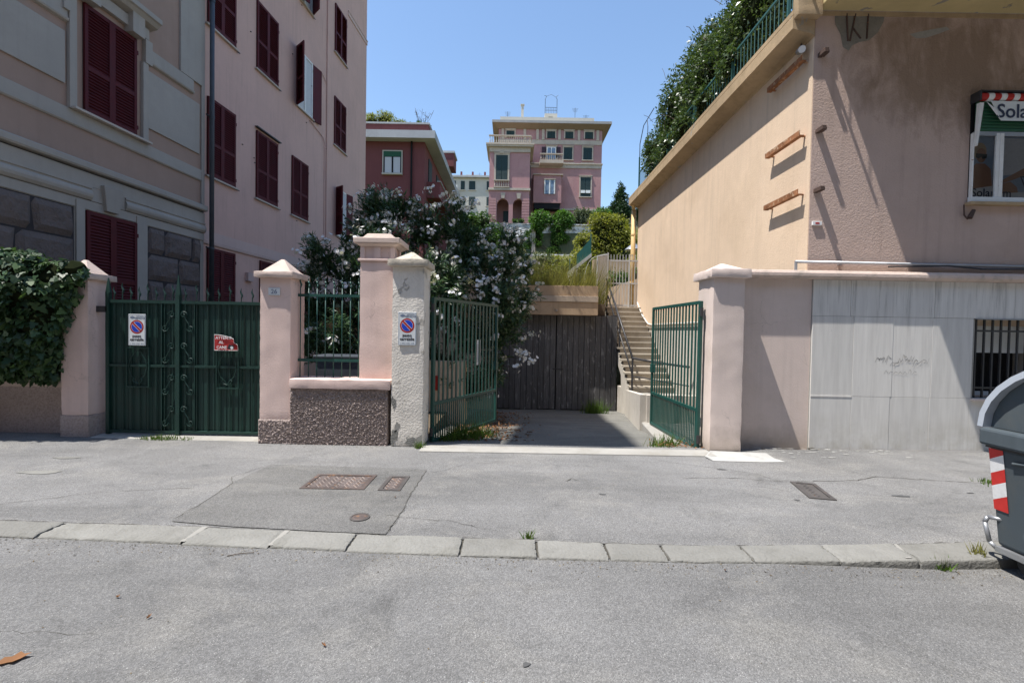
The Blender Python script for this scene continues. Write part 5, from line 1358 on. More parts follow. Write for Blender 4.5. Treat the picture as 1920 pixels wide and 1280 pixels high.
MB().box(4.2,7.5,24,24.3,3.5,5.5).build('back_wall', M['beam'], gw, L)
net = thing('net_fence','green mesh net fence sloping up the garden steps','fence',(3.3,22,4.4)); L = net.location
MB().box(2.55,2.75,19.5,22.0,3.0,4.35).frustum(2.65,3.75,21.9,22.1,3.2,2.65,3.75,21.9,22.1,3.3).build('step_parapet', M['whitewall'], net, L)
b = MB(); b.prism([(3.05,4.85),(3.72,5.45),(3.72,6.2),(3.05,5.4)],'y',22.0,22.03); b.build('mesh_panel', paint('green_net', (0.02,0.11,0.09), .8, .2), net, L)
b = MB(); b.prism([(2.6,4.35),(3.75,5.3),(3.75,5.48),(2.6,4.55)],'y',21.95,22.1); b.build('kerb_edge', M['whitewall'], net, L)
for x,z in ((2.72,5.2),(3.72,6.4)): MB().cyl((x,22.05,z-2.2),(x,22.05,z),.025,n=6).build('post', M['greenrail'], net, L)
gl_ = thing('garden_lamp','garden lamp with pale conical shade beyond the white gate','lamp',(5.25,20.0,2.6))
MB().cyl((0,0,0),(0,0,2.75),.04,n=8).build('post', M['greypipe'], gl_); MB().lathe((0,0,2.7),[(.38,0),(.36,.03),(.16,.2),(.04,.32)],16).build('shade', M['zinc'], gl_)
dw = thing('garden_wall','cream garden wall end with a red plaque behind the left gate leaf','wall',(-1.2,9.4,0)); L = dw.location
MB().box(-1.75,-.95,9.3,9.5,-.6,1.02).build('wall_body', M['cream'], dw, L, bevel=.01); MB().box(-1.32,-1.02,10.2,10.5,-.7,.85).build('pier', M['cream'], dw, L, bevel=.01); MB().box(-1.62,-1.5,9.285,9.299,.42,.72).build('plaque', M['signred'], dw, L)
gb = thing('garden_box','grey plastic storage box behind the iron fence','box',(-3.0,8.2,0))
MB().box(-.42,.42,-.3,.3,-.02,1.12).build('body', M['greypipe'], gb, bevel=.03); MB().box(-.45,.45,-.33,.33,1.12,1.18).build('lid', M['greypipe'], gb, bevel=.02); MB().box(-.4,.4,-.31,-.301,.5,.56).build('ridge', M['redtrim'], gb)

# ================================================================== VEGETATION
RHOMB = [(0,0,0),(.45,-.5,.12),(1,0,-.05),(.45,.5,.12)]
LANCE = [(0,-.12,0),(.5,-.5,.02),(1,0,-.12),(.5,.5,.02),(0,.12,0)]
IVY = [(0,0,0),(-.08,-.42,.03),(.22,-.5,.02),(.42,-.24,.05),(.62,-.3,.03),(1,0,-.1),(.62,.3,.03),(.42,.24,.05),(.22,.5,.02),(-.08,.42,.03)]
BLADE = [(0,-.5,0),(.55,-.3,.0),(1,0,0),(.55,.3,.0),(0,.5,0)]
def unit(v):
    return v/np.maximum(np.linalg.norm(v,axis=1,keepdims=True),1e-9)
def leaf_mesh(name, P, D, N, Ls, Ws, tpl, m):
    D = unit(D); S = unit(np.cross(D,N)); N2 = np.cross(S,D)
    k = len(tpl); n = len(P)
    V = np.empty((n,k,3))
    for i,(a,bb,c) in enumerate(tpl):
        V[:,i,:] = P + D*(a*Ls)[:,None] + S*(bb*Ws)[:,None] + N2*(c*Ls)[:,None]
    me = bpy.data.meshes.new(name)
    me.vertices.add(n*k); me.vertices.foreach_set('co', V.reshape(-1))
    me.loops.add(n*k); me.loops.foreach_set('vertex_index', np.arange(n*k,dtype=np.int32))
    me.polygons.add(n); me.polygons.foreach_set('loop_start', np.arange(0,n*k,k,dtype=np.int32)); me.polygons.foreach_set('loop_total', np.full(n,k,dtype=np.int32))
    me.update(calc_edges=True); me.validate(); me.materials.append(m)
    return me
def sample_blobs(blobs, n, rng, shell=.45, zmin=None, cull=.5):
    """points and outward directions spread through the shells of ellipsoids, with clumps and gaps"""
    vol = np.array([max(r[0]*r[1],r[1]*r[2],r[0]*r[2]) for c,r in blobs]); cnt = (vol/vol.sum()*n).astype(int)+1
    Ps, Ns = [], []
    for (c,r),k in zip(blobs,cnt):
        nc = max(6,k//45); cd = unit(rng.normal(size=(nc,3))); cr = 1-.25*rng.random(nc)          # clumps
        idx = rng.integers(0,nc,k); d = unit(cd[idx]+rng.normal(size=(k,3))*.22)
        rr_ = cr[idx]*(1-shell*rng.random(k)**1.6)+rng.normal(size=k)*.035
        Ps.append(np.array(c)+d*rr_[:,None]*np.array(r)); Ns.append(unit(d/np.array(r)))
    P = np.concatenate(Ps); N = np.concatenate(Ns)
    keep = np.ones(len(P),bool)
    for (c,r) in blobs:                                             # drop what sits deep inside another blob
        q = np.linalg.norm((P-np.array(c))/np.array(r),axis=1); keep &= ~((q < cull))
    if zmin is not None: keep &= P[:,2] > zmin
    return P[keep], N[keep]
def crown(root, name, blobs, n, size, m, seed, asp=.5, tpl=RHOMB, droop=.25, off=(0,0,0), zmin=None, up=.5, core=None):
    rng = np.random.default_rng(seed)
    P,N = sample_blobs(blobs,n,rng,zmin=zmin); k = len(P)
    D = unit(N*.7+rng.normal(size=(k,3))*.75+np.array([0,0,-droop]))
    NN = unit(N*.6+np.array([0,0,up])+rng.normal(size=(k,3))*.45)
    Ls = size*(.4+1.25*rng.random(k)**1.4); Ws = Ls*asp*rng.uniform(.8,1.2,k)
    me = leaf_mesh(name, P-np.array(off), D, NN, Ls, Ws, tpl, m)
    o = put(name, me, root); stuff(o)
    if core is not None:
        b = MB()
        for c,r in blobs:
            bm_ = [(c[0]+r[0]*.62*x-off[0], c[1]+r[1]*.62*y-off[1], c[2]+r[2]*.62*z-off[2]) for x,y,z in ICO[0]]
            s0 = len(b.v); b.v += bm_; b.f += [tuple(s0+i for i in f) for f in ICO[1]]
        stuff(b.build('shade_core', core, root))  # solid dark hulls painted as the shade between the leaves
    return o
def icosphere():
    t = (1+5**.5)/2; v = [(-1,t,0),(1,t,0),(-1,-t,0),(1,-t,0),(0,-1,t),(0,1,t),(0,-1,-t),(0,1,-t),(t,0,-1),(t,0,1),(-t,0,-1),(-t,0,1)]
    v = [tuple(c/math.sqrt(1+t*t) for c in p) for p in v]
    f = [(0,11,5),(0,5,1),(0,1,7),(0,7,10),(0,10,11),(1,5,9),(5,11,4),(11,10,2),(10,7,6),(7,1,8),(3,9,4),(3,4,2),(3,2,6),(3,6,8),(3,8,9),(4,9,5),(2,4,11),(6,2,10),(8,6,7),(9,8,1)]
    return v, f
ICO = icosphere()
def trunk(root, pts, r0, r1, m, off, name='trunk'):
    b = MB(); n_ = len(pts)-1
    for i,(p,q) in enumerate(zip(pts[:-1],pts[1:])):
        a = r0+(r1-r0)*i/n_; c = r0+(r1-r0)*(i+1)/n_; b.cyl(p,q,a,c,7)
    return b.build(name, m, root, off, smooth=True)
def limbs(root, base, blobs, r, m, off, seed):
    rr_ = random.Random(seed); b = MB(); bx,by,bz = base
    for c,rd in blobs:
        for k in range(3):
            e = (c[0]+rr_.uniform(-.6,.6)*rd[0], c[1]+rr_.uniform(-.6,.6)*rd[1], c[2]+rr_.uniform(-.2,.6)*rd[2])
            mid = ((bx+e[0])/2+rr_.uniform(-.1,.1)*rd[0], (by+e[1])/2+rr_.uniform(-.1,.1)*rd[1], (bz+e[2])/2+.1*rd[2])
            b.cyl(base,mid,r,r*.6,6).cyl(mid,e,r*.6,r*.2,6)
    return b.build('limbs', m, root, off, smooth=True)
M['bark'] = plaster('brown_bark', (0.11,0.085,0.065), .2, None, 0, .2, .8, 30, .02)
M['f_dark'] = foliage('dark_evergreen_leaf', (0.018,0.045,0.016),(0.03,0.07,0.022),(0.05,0.10,0.03), .22, .45)
M['f_mid'] = foliage('mid_green_leaf', (0.04,0.095,0.018),(0.06,0.135,0.025),(0.10,0.18,0.035), .35, .5)
M['f_bright'] = foliage('bright_green_leaf', (0.05,0.13,0.02),(0.08,0.18,0.028),(0.12,0.23,0.04), .35, .5)
M['f_yellow'] = foliage('yellow_green_leaf', (0.14,0.16,0.025),(0.24,0.26,0.04),(0.34,0.32,0.06), .4, .55)
M['f_grey'] = foliage('grey_green_leaf', (0.07,0.10,0.05),(0.11,0.14,0.07),(0.16,0.19,0.11), .25, .6)
M['f_ivy'] = foliage('glossy_ivy_leaf', (0.022,0.05,0.02),(0.045,0.09,0.036),(0.10,0.17,0.055), .25, .42, .35)
M['f_creeper'] = foliage('terrace_creeper_leaf', (0.035,0.065,0.022),(0.07,0.115,0.04),(0.13,0.18,0.07), .3, .35, .5)
M['f_ole'] = foliage('oleander_leaf', (0.022,0.055,0.024),(0.048,0.105,0.04),(0.10,0.17,0.065), .2, .4, .45)
M['f_dry'] = foliage('dry_grass_blade', (0.16,0.15,0.045),(0.22,0.22,0.06),(0.30,0.27,0.11), .35, .7, .2)
M['f_grass'] = foliage('weed_blade', (0.06,0.12,0.02),(0.10,0.18,0.03),(0.18,0.22,0.06), .35, .6, .2)
M['f_dead'] = foliage('dead_leaf', (0.14,0.06,0.03),(0.24,0.12,0.06),(0.34,0.2,0.11), .1, .8, .1)
M['petal'] = foliage('white_petal', (0.86,0.83,0.83),(0.89,0.87,0.87),(0.9,0.89,0.89), .15, .6, .2)
M['core'] = plain('painted_crown_shade', (0.02,0.025,0.012), 1.0, 0.0)  # near-black: the shade inside the foliage put into the colour

# --- oleander
ol = thing('oleander','big oleander bush covered in white flowers behind the pillars','shrub',(-1.6,9.5,-0.1)); OL = ol.location
blobs = [((-2.1,9.6,2.55),(1.65,1.05,1.35)),((-.75,9.8,2.35),(1.15,1.0,1.35)),((-3.5,9.2,2.85),(.8,.7,.8)),((-2.9,9.3,3.3),(.8,.7,.7)),((-3.2,9.0,1.7),(.75,.6,.9)),((-3.75,9.0,1.45),(.65,.55,1.0)),((-3.95,9.2,2.4),(.45,.5,.6)),((-2.45,9.6,3.75),(.95,.8,.75)),((-1.3,9.8,3.65),(.95,.8,.8)),((-.3,10.0,1.85),(.75,.75,1.0)),((-.85,10.0,.9),(.7,.6,.9)),((-2.4,9.4,1.3),(1.0,.8,.95)),((-1.5,9.9,1.2),(1.0,.8,1.0)),((.05,10.2,2.6),(.65,.7,.8)),((-.35,9.9,3.1),(.7,.7,.7))]
rng = np.random.default_rng(21)
P,N = sample_blobs(blobs, 6800, rng, shell=.6, zmin=.05)
sd = unit(N*.9+np.array([0,0,.55])+rng.normal(size=N.shape)*.3)          # shoot directions
nl = 15; k = len(P); SL = rng.uniform(.28,.55,k)
t_ = np.tile(np.linspace(.0,1,nl),k); PP = np.repeat(P,nl,0)+np.repeat(sd,nl,0)*(t_*np.repeat(SL,nl))[:,None]-np.repeat(sd*SL[:,None]*.6,nl,0)
side = unit(np.cross(np.repeat(sd,nl,0),rng.normal(size=(k*nl,3))))
LD = unit(side*.85+np.repeat(sd,nl,0)*.75+rng.normal(size=side.shape)*.15)
LN = unit(np.repeat(sd,nl,0)+rng.normal(size=side.shape)*.25)
Ls = rng.uniform(.10,.17,k*nl); Ws = Ls*rng.uniform(.16,.22,k*nl)
stuff(put('foliage', leaf_mesh('foliage', PP-np.array(OL), LD, LN, Ls, Ws, RHOMB, M['f_ole']), ol))
limbs(ol,(-1.6,9.6,-.1),blobs[:8],.05,M['bark'],OL,3)
def cluster(seed):
    """a head of small five-petalled flowers on short stalks from one point"""
    r = random.Random(seed); b = MB(); b.v.append((0,0,-.05))
    for i in range(11):
        c = Vector((r.gauss(0,.055), r.gauss(0,.055), r.gauss(0,.045))); ax = (c+Vector((r.gauss(0,.04),r.gauss(0,.04)-.02,.05))).normalized()
        u = ax.cross(Vector((.3,.5,.8))).normalized(); v = ax.cross(u); f0 = len(b.v)
        b.v.append(tuple(c)); b.v.append(tuple(c+u*.004)); b.f.append((0,f0,f0+1)); a0 = r.uniform(0,6.28)
        for j in range(5):
            l_ = r.uniform(.028,.042); a1 = a0+2*math.pi*j/5; d = (u*math.cos(a1)+v*math.sin(a1)+ax*.25).normalized(); s_ = ax.cross(d).normalized()
            k = len(b.v); b.v += [tuple(c+d*l_*.5-s_*l_*.5), tuple(c+d*l_-s_*l_*.28), tuple(c+d*l_+s_*l_*.28), tuple(c+d*l_*.5+s_*l_*.5)]; b.f.append((f0,k,k+1,k+2,k+3))
    return b.mesh('flower_cluster', M['petal'])
CL = [cluster(i) for i in range(5)]
front = np.where((N[:,1] < .35))[0]; rng.shuffle(front)
tips = P+sd*(SL*.5)[:,None]
right = [i for i in front if tips[i,2] > 2.3]; rest = [i for i in front if tips[i,2] <= 2.3]
sel = []
for i in right+rest:                                     # keep the heads apart
    p = tips[i]
    if all((p[0]-tips[j,0])**2+(p[2]-tips[j,2])**2 > (.16 if p[2] > 2.6 else .19)**2 for j in sel): sel.append(i)
for q,i in enumerate(sel[:215]):
    p = tips[i]; put('flower_cluster', CL[q%5], ol, (p[0]-OL.x,p[1]-OL.y,p[2]-OL.z), tuple(rng.uniform(-.6,.6,2))+(rng.uniform(0,6.28),))
for q,(x,y,z) in enumerate([(.22,9.4,1.12),(.30,9.4,1.2),(.15,9.5,1.25),(.42,9.5,1.06),(.1,9.3,.95),(.2,9.6,2.2)]):
    put('flower_cluster', CL[q%5], ol, (x-OL.x,y-OL.y,z-OL.z)); 
b = MB(); b.tube([(-.4,9.9,1.0),(-.05,9.6,1.1),(.2,9.45,1.1),(.42,9.5,1.04)],.007,5).tube([(-.4,9.9,.9),(.1,9.35,.92)],.006,5); b.build('drooping_stem', M['bark'], ol, OL)

# --- ivy on the left wall
iv = thing('ivy_bush','dense dark ivy bush overhanging the low brown wall','ivy',(-7.6,6.95,.8)); L = iv.location
iblobs = [((-6.85,6.55,2.05),(.6,.5,.62)),((-7.4,6.5,2.15),(.7,.55,.55)),((-8.2,6.5,2.1),(.8,.55,.6)),((-9.1,6.5,2.0),(.8,.55,.7)),((-6.95,6.6,1.4),(.5,.4,.6)),((-7.5,6.58,1.35),(.7,.45,.65)),((-8.3,6.6,1.3),(.8,.45,.6)),((-6.48,6.52,2.26),(.36,.34,.36)),((-6.22,6.5,2.42),(.2,.2,.2)),((-6.75,6.5,1.75),(.4,.34,.6)),((-7.0,6.42,2.32),(.5,.45,.42)),((-7.9,6.4,2.36),(.6,.45,.42)),((-7.0,6.68,1.05),(.5,.28,.3)),((-9.1,6.6,1.3),(.8,.45,.6))]
rng = np.random.default_rng(5); P,N = sample_blobs(iblobs,24000,rng,shell=.22,zmin=.72,cull=.62); k = len(P)
D = unit(np.array([0,-.25,-1.0])+N*.35+rng.normal(size=(k,3))*.45); NN = unit(N+np.array([0,-.2,.45])+rng.normal(size=(k,3))*.35)
Ls = .035+.085*rng.random(k)**1.8; stuff(put('foliage', leaf_mesh('foliage',P-np.array(L),D,NN,Ls,Ls*rng.uniform(.9,1.15,k),IVY,M['f_ivy']), iv))
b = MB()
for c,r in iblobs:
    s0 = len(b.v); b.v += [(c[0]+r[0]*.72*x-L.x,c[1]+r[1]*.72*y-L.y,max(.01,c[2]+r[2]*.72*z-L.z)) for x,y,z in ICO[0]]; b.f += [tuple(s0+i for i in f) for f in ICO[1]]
b.build('ivy_shade_core', M['core'], iv)  # dark hull standing in for the shade inside the ivy

# --- creeper on the roof terrace
cr = thing('terrace_creeper','tangled evergreen creeper growing over the terrace railing','creeper',(4.9,11.5,6.5)); L = cr.location
cb_ = [((4.45,14.6,7.3),(.42,.7,1.0)),((4.4,13.3,7.0),(.35,.9,.55)),((4.4,11.9,7.0),(.34,.8,.5)),((4.42,10.6,7.0),(.34,.7,.45)),((4.4,9.4,7.15),(.3,.6,.4)),((4.95,14.4,7.6),(.62,.8,1.25)),((4.8,13.5,8.2),(.65,.9,1.35)),((4.95,12.4,8.2),(.7,.9,1.3)),((4.75,11.2,7.9),(.7,.9,1.15)),((4.95,10.1,8.0),(.7,.9,1.1)),((4.75,9.0,8.0),(.7,.8,1.0)),((4.95,8.2,8.05),(.6,.7,.9)),((4.9,12.9,7.1),(.6,1.4,.7)),((4.95,10.5,7.2),(.6,1.4,.6)),((5.3,9.5,9.2),(.9,1.5,1.0)),((5.2,12.2,9.1),(.8,1.2,.8)),((4.75,14.6,6.8),(.35,.6,.4))]
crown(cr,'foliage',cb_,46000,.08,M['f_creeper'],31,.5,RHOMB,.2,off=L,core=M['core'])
b = MB(); rr_ = random.Random(6)
for k in range(46):
    c,r = rr_.choice(cb_); a = rr_.uniform(0,6.28); p = Vector((c[0]+r[0]*.7*math.cos(a), c[1]+r[1]*.8*math.sin(a), c[2]+r[2]*rr_.uniform(.2,.9)))
    q = p+Vector((rr_.uniform(-.35,.1),rr_.uniform(-.4,.4),rr_.uniform(.0,.45))); b.tube([p,(p+q)/2+Vector((0,0,.05)),q],.006,4)
stuff(b.build('loose_twigs', M['bark'], cr, L))

def bush(name, label, cat, base, blobs, n, size, m, seed, asp=.55, tall=None, group=None, up=.5):
    t = thing(name, label, cat, base, group=group); Lb = t.location
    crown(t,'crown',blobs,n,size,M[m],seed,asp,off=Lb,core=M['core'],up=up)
    if tall: trunk(t,[base,(base[0]+.1,base[1],base[2]+tall*.5),(base[0],base[1],base[2]+tall)],.12*max(1,size*5),.06*max(1,size*5),M['bark'],Lb)
    limbs(t,(base[0],base[1],base[2]+(tall or 0)),blobs[:4],.04*max(1,size*4),M['bark'],Lb,seed)
    return t
bush('garden_tree','rounded yellow green tree above the white gate','tree',(6.5,32,5.5),[((6.4,32,8.3),(1.9,1.6,1.7)),((5.2,31.8,7.7),(1.1,1.0,1.1)),((7.7,32,7.9),(1.2,1.2,1.5)),((6.2,31.6,9.2),(1.2,1.1,.9)),((7.1,31.9,9.1),(1.0,1.0,.9)),((5.0,31,6.9),(.9,.8,.7)),((7.6,31.2,6.9),(1.3,.8,.9))],11000,.15,'f_yellow',41,.5,1.2)
bush('clipped_shrub','bright green shrub on the retaining wall, left of two','shrub',(3.1,50.4,13.3),[((3.0,50.3,13.9),(1.35,1.0,1.2)),((2.4,50.2,12.9),(.7,.6,1.1)),((2.7,50.0,11.8),(.6,.4,1.0))],5500,.2,'f_bright',42,group='shrubs on the retaining wall')
bush('clipped_shrub','bright green shrub on the retaining wall, right of two','shrub',(5.4,50.4,13.3),[((5.4,50.3,13.9),(1.35,1.0,1.15)),((4.8,50.1,12.8),(.9,.6,1.0)),((5.4,50.0,12.0),(.7,.4,.8))],5500,.2,'f_bright',43,group='shrubs on the retaining wall')
bush('hanging_creeper','thin green creeper hanging down the rubble retaining wall','creeper',(4.6,49.9,10.1),[((4.6,49.9,11.3),(.6,.3,1.3)),((4.2,49.8,10.4),(1.0,.4,.6)),((1.5,49.9,11.5),(.5,.3,1.2))],2600,.17,'f_mid',44)
bush('grey_shrub','grey green shrub under the villa windows','shrub',(8.4,55,14.4),[((8.2,55,15.7),(1.2,1.0,1.2)),((7.6,54.8,15.0),(1.0,.8,.8))],3600,.18,'f_grey',45)
bush('green_shrub','fresh green shrub beside the grey one under the villa','shrub',(10.6,55,14.4),[((10.4,55,15.7),(1.4,1.0,1.25)),((11.6,55.2,15.0),(1.0,.8,1.0))],3600,.18,'f_bright',46)
bush('conifer','dark pointed conifer at the right of the villa','tree',(13.9,60,15.2),[((13.8,60,17.2),(1.7,1.4,1.9)),((13.9,60,18.9),(1.2,1.1,1.5)),((13.9,60,20.2),(.65,.6,1.3)),((14.7,60,17.8),(1.0,1,1.2)),((13.1,60,18.0),(.8,.8,1.0))],8000,.22,'f_dark',47,.4,1.5)
bush('conifer','dark broad conifer close to the cream wall end','tree',(16.6,58,15.2),[((16.2,58,16.8),(1.5,1.3,1.8)),((16.8,58,18.2),(1.2,1.1,1.3)),((17.6,58,16.8),(1.2,1.1,1.5))],6500,.22,'f_dark',48,.4,1.2)
bush('hedge','dark evergreen hedge between the oleander and the villa','hedge',(-2.5,40,9.5),[((-4.2,40,10.8),(1.4,1.0,1.4)),((-2.8,40,11.0),(1.2,1.0,1.2)),((-1.6,39.5,9.8),(1.2,1.0,1.4)),((-.8,38,8.8),(1.2,1.0,1.1)),((.1,36,7.7),(1.2,1,1.0)),((-2.5,39,9.4),(2.3,1,1.3))],11000,.17,'f_mid',49)
bush('garden_shrub','dark shrub growing left of the white gate','shrub',(1.0,21,3.0),[((.3,21,4.2),(1.2,.9,1.1)),((-1.0,21,4.4),(1.3,.9,1.3)),((1.4,24,5.0),(1.1,.9,.9))],5200,.11,'f_grey',50)
bush('garden_shrub','leafy dark shrub seen through the white gate bars','shrub',(4.6,19.3,2.7),[((4.3,19.2,3.6),(.9,.5,.8)),((5.2,19.6,3.9),(.9,.5,.7)),((3.8,20,3.2),(.6,.5,.6))],4200,.10,'f_mid',51)
bush('terrace_bush','low bush under the garden tree by the net fence','shrub',(3.0,28,4.9),[((2.6,28,5.6),(1.2,.8,.9)),((4.2,28,5.9),(1.1,.8,.9)),((3.4,27,5.3),(1.5,.8,.7))],4200,.14,'f_yellow',52)
bush('roof_plant','feathery yellow green plants in the roof garden of the red house, left clump','plant',(-11.0,38.2,18.1),[((-10.9,38.2,18.9),(1.0,.6,.85)),((-9.8,38.2,18.6),(.9,.6,.6)),((-12,38.2,18.7),(.9,.6,.8))],3600,.2,'f_yellow',53,.22,group='roof garden plants')
bush('roof_plant','small green roof plant at the corner of the red house','plant',(-7.9,38.2,18.1),[((-7.9,38.2,18.5),(.5,.4,.5)),((-8.9,38.2,18.4),(.7,.5,.35)),((-7.3,38.2,18.2),(.3,.3,.4))],1800,.16,'f_mid',54,.3,group='roof garden plants')
sp = thing('roof_plant','tall dry bare plant on the corner of the red house roof','plant',(-7.8,38.2,18.1),group='roof garden plants')
b = MB(); rr_ = random.Random(9)
for k in range(12):
    e = Vector((rr_.uniform(-.6,1.0),rr_.uniform(-.2,.2),rr_.uniform(.9,2.0))); m1 = e*.55+Vector((rr_.uniform(-.15,.15),0,.1)); b.tube([(0,0,0),m1,e],.012,4)
    for j in range(3): b.tube([e*.8,e*.8+Vector((rr_.uniform(-.3,.3),0,rr_.uniform(0,.3)))],.008,4)
b.build('stems', M['bark'], sp)
for (x0,y0,z0,lab) in ((.1,59.6,15.45,'left'),(1.0,59.6,15.45,'right')):
    bush('loggia_plant','small potted plant in the villa arcade, %s of two'%lab,'plant',(x0,y0,z0),[((x0,y0,z0+.4),(.4,.3,.45))],260,.2,'f_mid',60+int(x0*10),group='loggia plants')
bush('hill_wood','dark trees on the slope behind the red house','trees',(-22,70,15),[((-22,70,18),(8,4,5)),((-32,75,20),(9,4,6))],4000,.6,'f_dark',61)

# --- blades: wild grass on the garage roof, weeds
def tufts(name, label, cat, spots, m, seed, off, kind=None, tpl=BLADE, lean=(0,0)):
    """spots: (x,y,z,spread,n,height,width)"""
    rng = np.random.default_rng(seed); Ps,Ds,Ns,Lq,Wq = [],[],[],[],[]
    for (x,y,z,s_,n_,h_,w_) in spots:
        p = np.stack([x+rng.normal(size=n_)*s_, y+rng.normal(size=n_)*s_*.6, np.full(n_,z)],1)
        d = unit(np.stack([rng.normal(size=n_)*.35+lean[0],rng.normal(size=n_)*.35+lean[1],np.ones(n_)],1)); Ps.append(p); Ds.append(d); Ns.append(rng.normal(size=(n_,3)))
        Lq.append(h_*rng.uniform(.4,1.2,n_)); Wq.append(w_*rng.uniform(.7,1.3,n_))
    me = leaf_mesh(name,np.concatenate(Ps)-np.array(off),np.concatenate(Ds),np.concatenate(Ns),np.concatenate(Lq),np.concatenate(Wq),tpl,M[m])
    o = put(name,me,None,off); tag(o,label,cat)
    if kind: o['kind'] = kind
    return o
tufts('wild_grass','tall yellow green wild grass growing on the garage roof','grass',[(x,14.9+.5*(i%3),2.56,.28,420,1.45+.25*math.sin(i*2.1),.016) for i,x in enumerate([.2,.6,.95,1.3,1.65,2.0,2.3,2.5])]+[(-.6,15,2.56,.4,400,1.2,.016)],'f_dry',71,(1.3,15,2.56),'stuff')
tufts('wild_grass','dry grass stalks hanging forward over the garage beam','grass',[(x,13.78,3.04,.14,34,.75,.012) for x in (.3,.55,.9,1.15,1.5,1.75,2.05,2.3)],'f_dry',70,(1.3,13.78,3.04),'stuff',lean=(.1,-.75))
bush('wild_shrub','wispy yellow shrub on the garage roof near its middle','shrub',(1.3,15.3,2.56),[((1.2,15.3,3.4),(.6,.4,.65)),((.75,15.3,3.15),(.4,.4,.5)),((1.6,15.4,3.2),(.4,.4,.45))],3200,.06,'f_yellow',72,.3)
bush('wild_shrub','grey flowering shrub on the garage roof beside the white gate','shrub',(2.3,15.4,2.56),[((2.25,15.4,3.15),(.45,.4,.5)),((2.6,15.6,3.4),(.35,.3,.5))],2200,.055,'f_grey',73,.3)
tufts('weed_clump','green weed clump beside the garage door','weeds',[(2.42,12.9,-.64,.16,260,.42,.014),(2.2,12.7,-.62,.1,90,.3,.012)],'f_grass',74,(2.4,12.9,-.64))
tufts('weed_clump','weeds under the left open gate leaf','weeds',[(-.72,7.2,-.09,.16,260,.30,.012),(-.5,7.5,-.12,.14,160,.26,.012),(-.95,6.95,-.05,.08,90,.2,.01)],'f_grass',75,(-.72,7.2,-.09))
tufts('weed_clump','tiny weed at the foot of the cream pillar','weeds',[(-1.27,6.31,0.0,.035,60,.11,.010)],'f_grass',76,(-1.27,6.31,0))
tufts('weed_clump','dry weeds at the foot of the right gate leaf','weeds',[(2.36,6.85,-.05,.12,170,.2,.011),(2.2,6.7,-.03,.08,60,.12,.01)],'f_grass',77,(2.36,6.85,-.05))
tufts('weed_clump','grass strip growing along the sill of the green sheet gate','weeds',[(-5.15,6.55,0.0,.07,90,.08,.009),(-4.95,6.55,0,.07,110,.08,.009),(-4.7,6.55,0,.06,50,.06,.009),(-5.3,6.55,0,.05,40,.05,.008)],'f_grass',78,(-5,6.55,0))
tufts('weed_clump','tiny weed in a kerb joint near the middle of the picture','weeds',[(.16,3.60,0.0,.022,34,.08,.009)],'f_grass',79,(.16,3.60,0))
tufts('weed_clump','small weed below the kerb near the bin','weeds',[(3.25,3.36,-.08,.03,30,.11,.01)],'f_grass',80,(3.25,3.36,-.08))
tufts('weed_clump','dry weed tuft at the kerb against the bin','weeds',[(3.6,3.46,-.0,.03,40,.1,.008)],'f_dry',81,(3.6,3.46,0))
tufts('weed_clump','small green weed in the pavement crack behind the bin','weeds',[(5.55,5.2,.0,.08,90,.06,.01)],'f_grass',82,(5.55,5.2,0))
# --- fallen leaves
rng = np.random.default_rng(90); n_ = 2000
lx = np.abs(rng.normal(size=n_))*.55-1.0; ly = rng.uniform(7.0,12.5,n_); keep = lx < .9-.05*(ly-7); lx, ly = lx[keep], ly[keep]; n_ = len(lx)
P = np.stack([lx,ly,np.array([ramp_z(y)+.018 for y in ly])],1)
me = leaf_mesh('leaf_litter',P,np.stack([rng.normal(size=n_),rng.normal(size=n_),rng.normal(size=n_)*.2],1),np.stack([rng.normal(size=n_)*.3,rng.normal(size=n_)*.3,np.ones(n_)],1),rng.uniform(.04,.1,n_),rng.uniform(.02,.045,n_),RHOMB,M['f_dead'])
o = put('leaf_litter',me); tag(o,'brown fallen leaves scattered along the left of the driveway','leaf litter'); stuff(o)
rng = np.random.default_rng(91); n_ = 90
P = np.stack([2.45+rng.normal(size=n_)*.2,6.75+rng.normal(size=n_)*.12,np.full(n_,.012)],1); P[:,2] = np.where(P[:,1] > 6.5, 0.012, .028)
me = leaf_mesh('leaf_litter',P,rng.normal(size=(n_,3))*np.array([1,1,.2]),np.stack([rng.normal(size=n_)*.3,rng.normal(size=n_)*.3,np.ones(n_)],1),rng.uniform(.03,.07,n_),rng.uniform(.015,.035,n_),RHOMB,M['f_dead'])
o = put('leaf_litter',me); tag(o,'dry brown leaves at the foot of the right gate leaf','leaf litter'); stuff(o)
def one_leaf(x,y,z,l,a,label,group=None,m='f_dead'):
    pts = [(0,0,.004),(.2,-.22,.012),(.38,-.16,.008),(.55,-.3,.016),(.72,-.12,.01),(1,0,.02),(.75,.14,.012),(.6,.3,.018),(.4,.17,.01),(.18,.2,.014)]
    b = MB(); b.v = [(p[0]*l,p[1]*l,p[2]) for p in pts]+[(.5*l,0,.002)]
    for i in range(10): b.f.append((i,(i+1)%10,10))
    o = b.build('fallen_leaf', M[m]); o.location = (x,y,z); o.rotation_euler = (0,0,a); tag(o,label,'leaf',group); return o
one_leaf(-2.50,2.19,-.022,.13,.5,'large orange dead leaf at the left edge of the road')
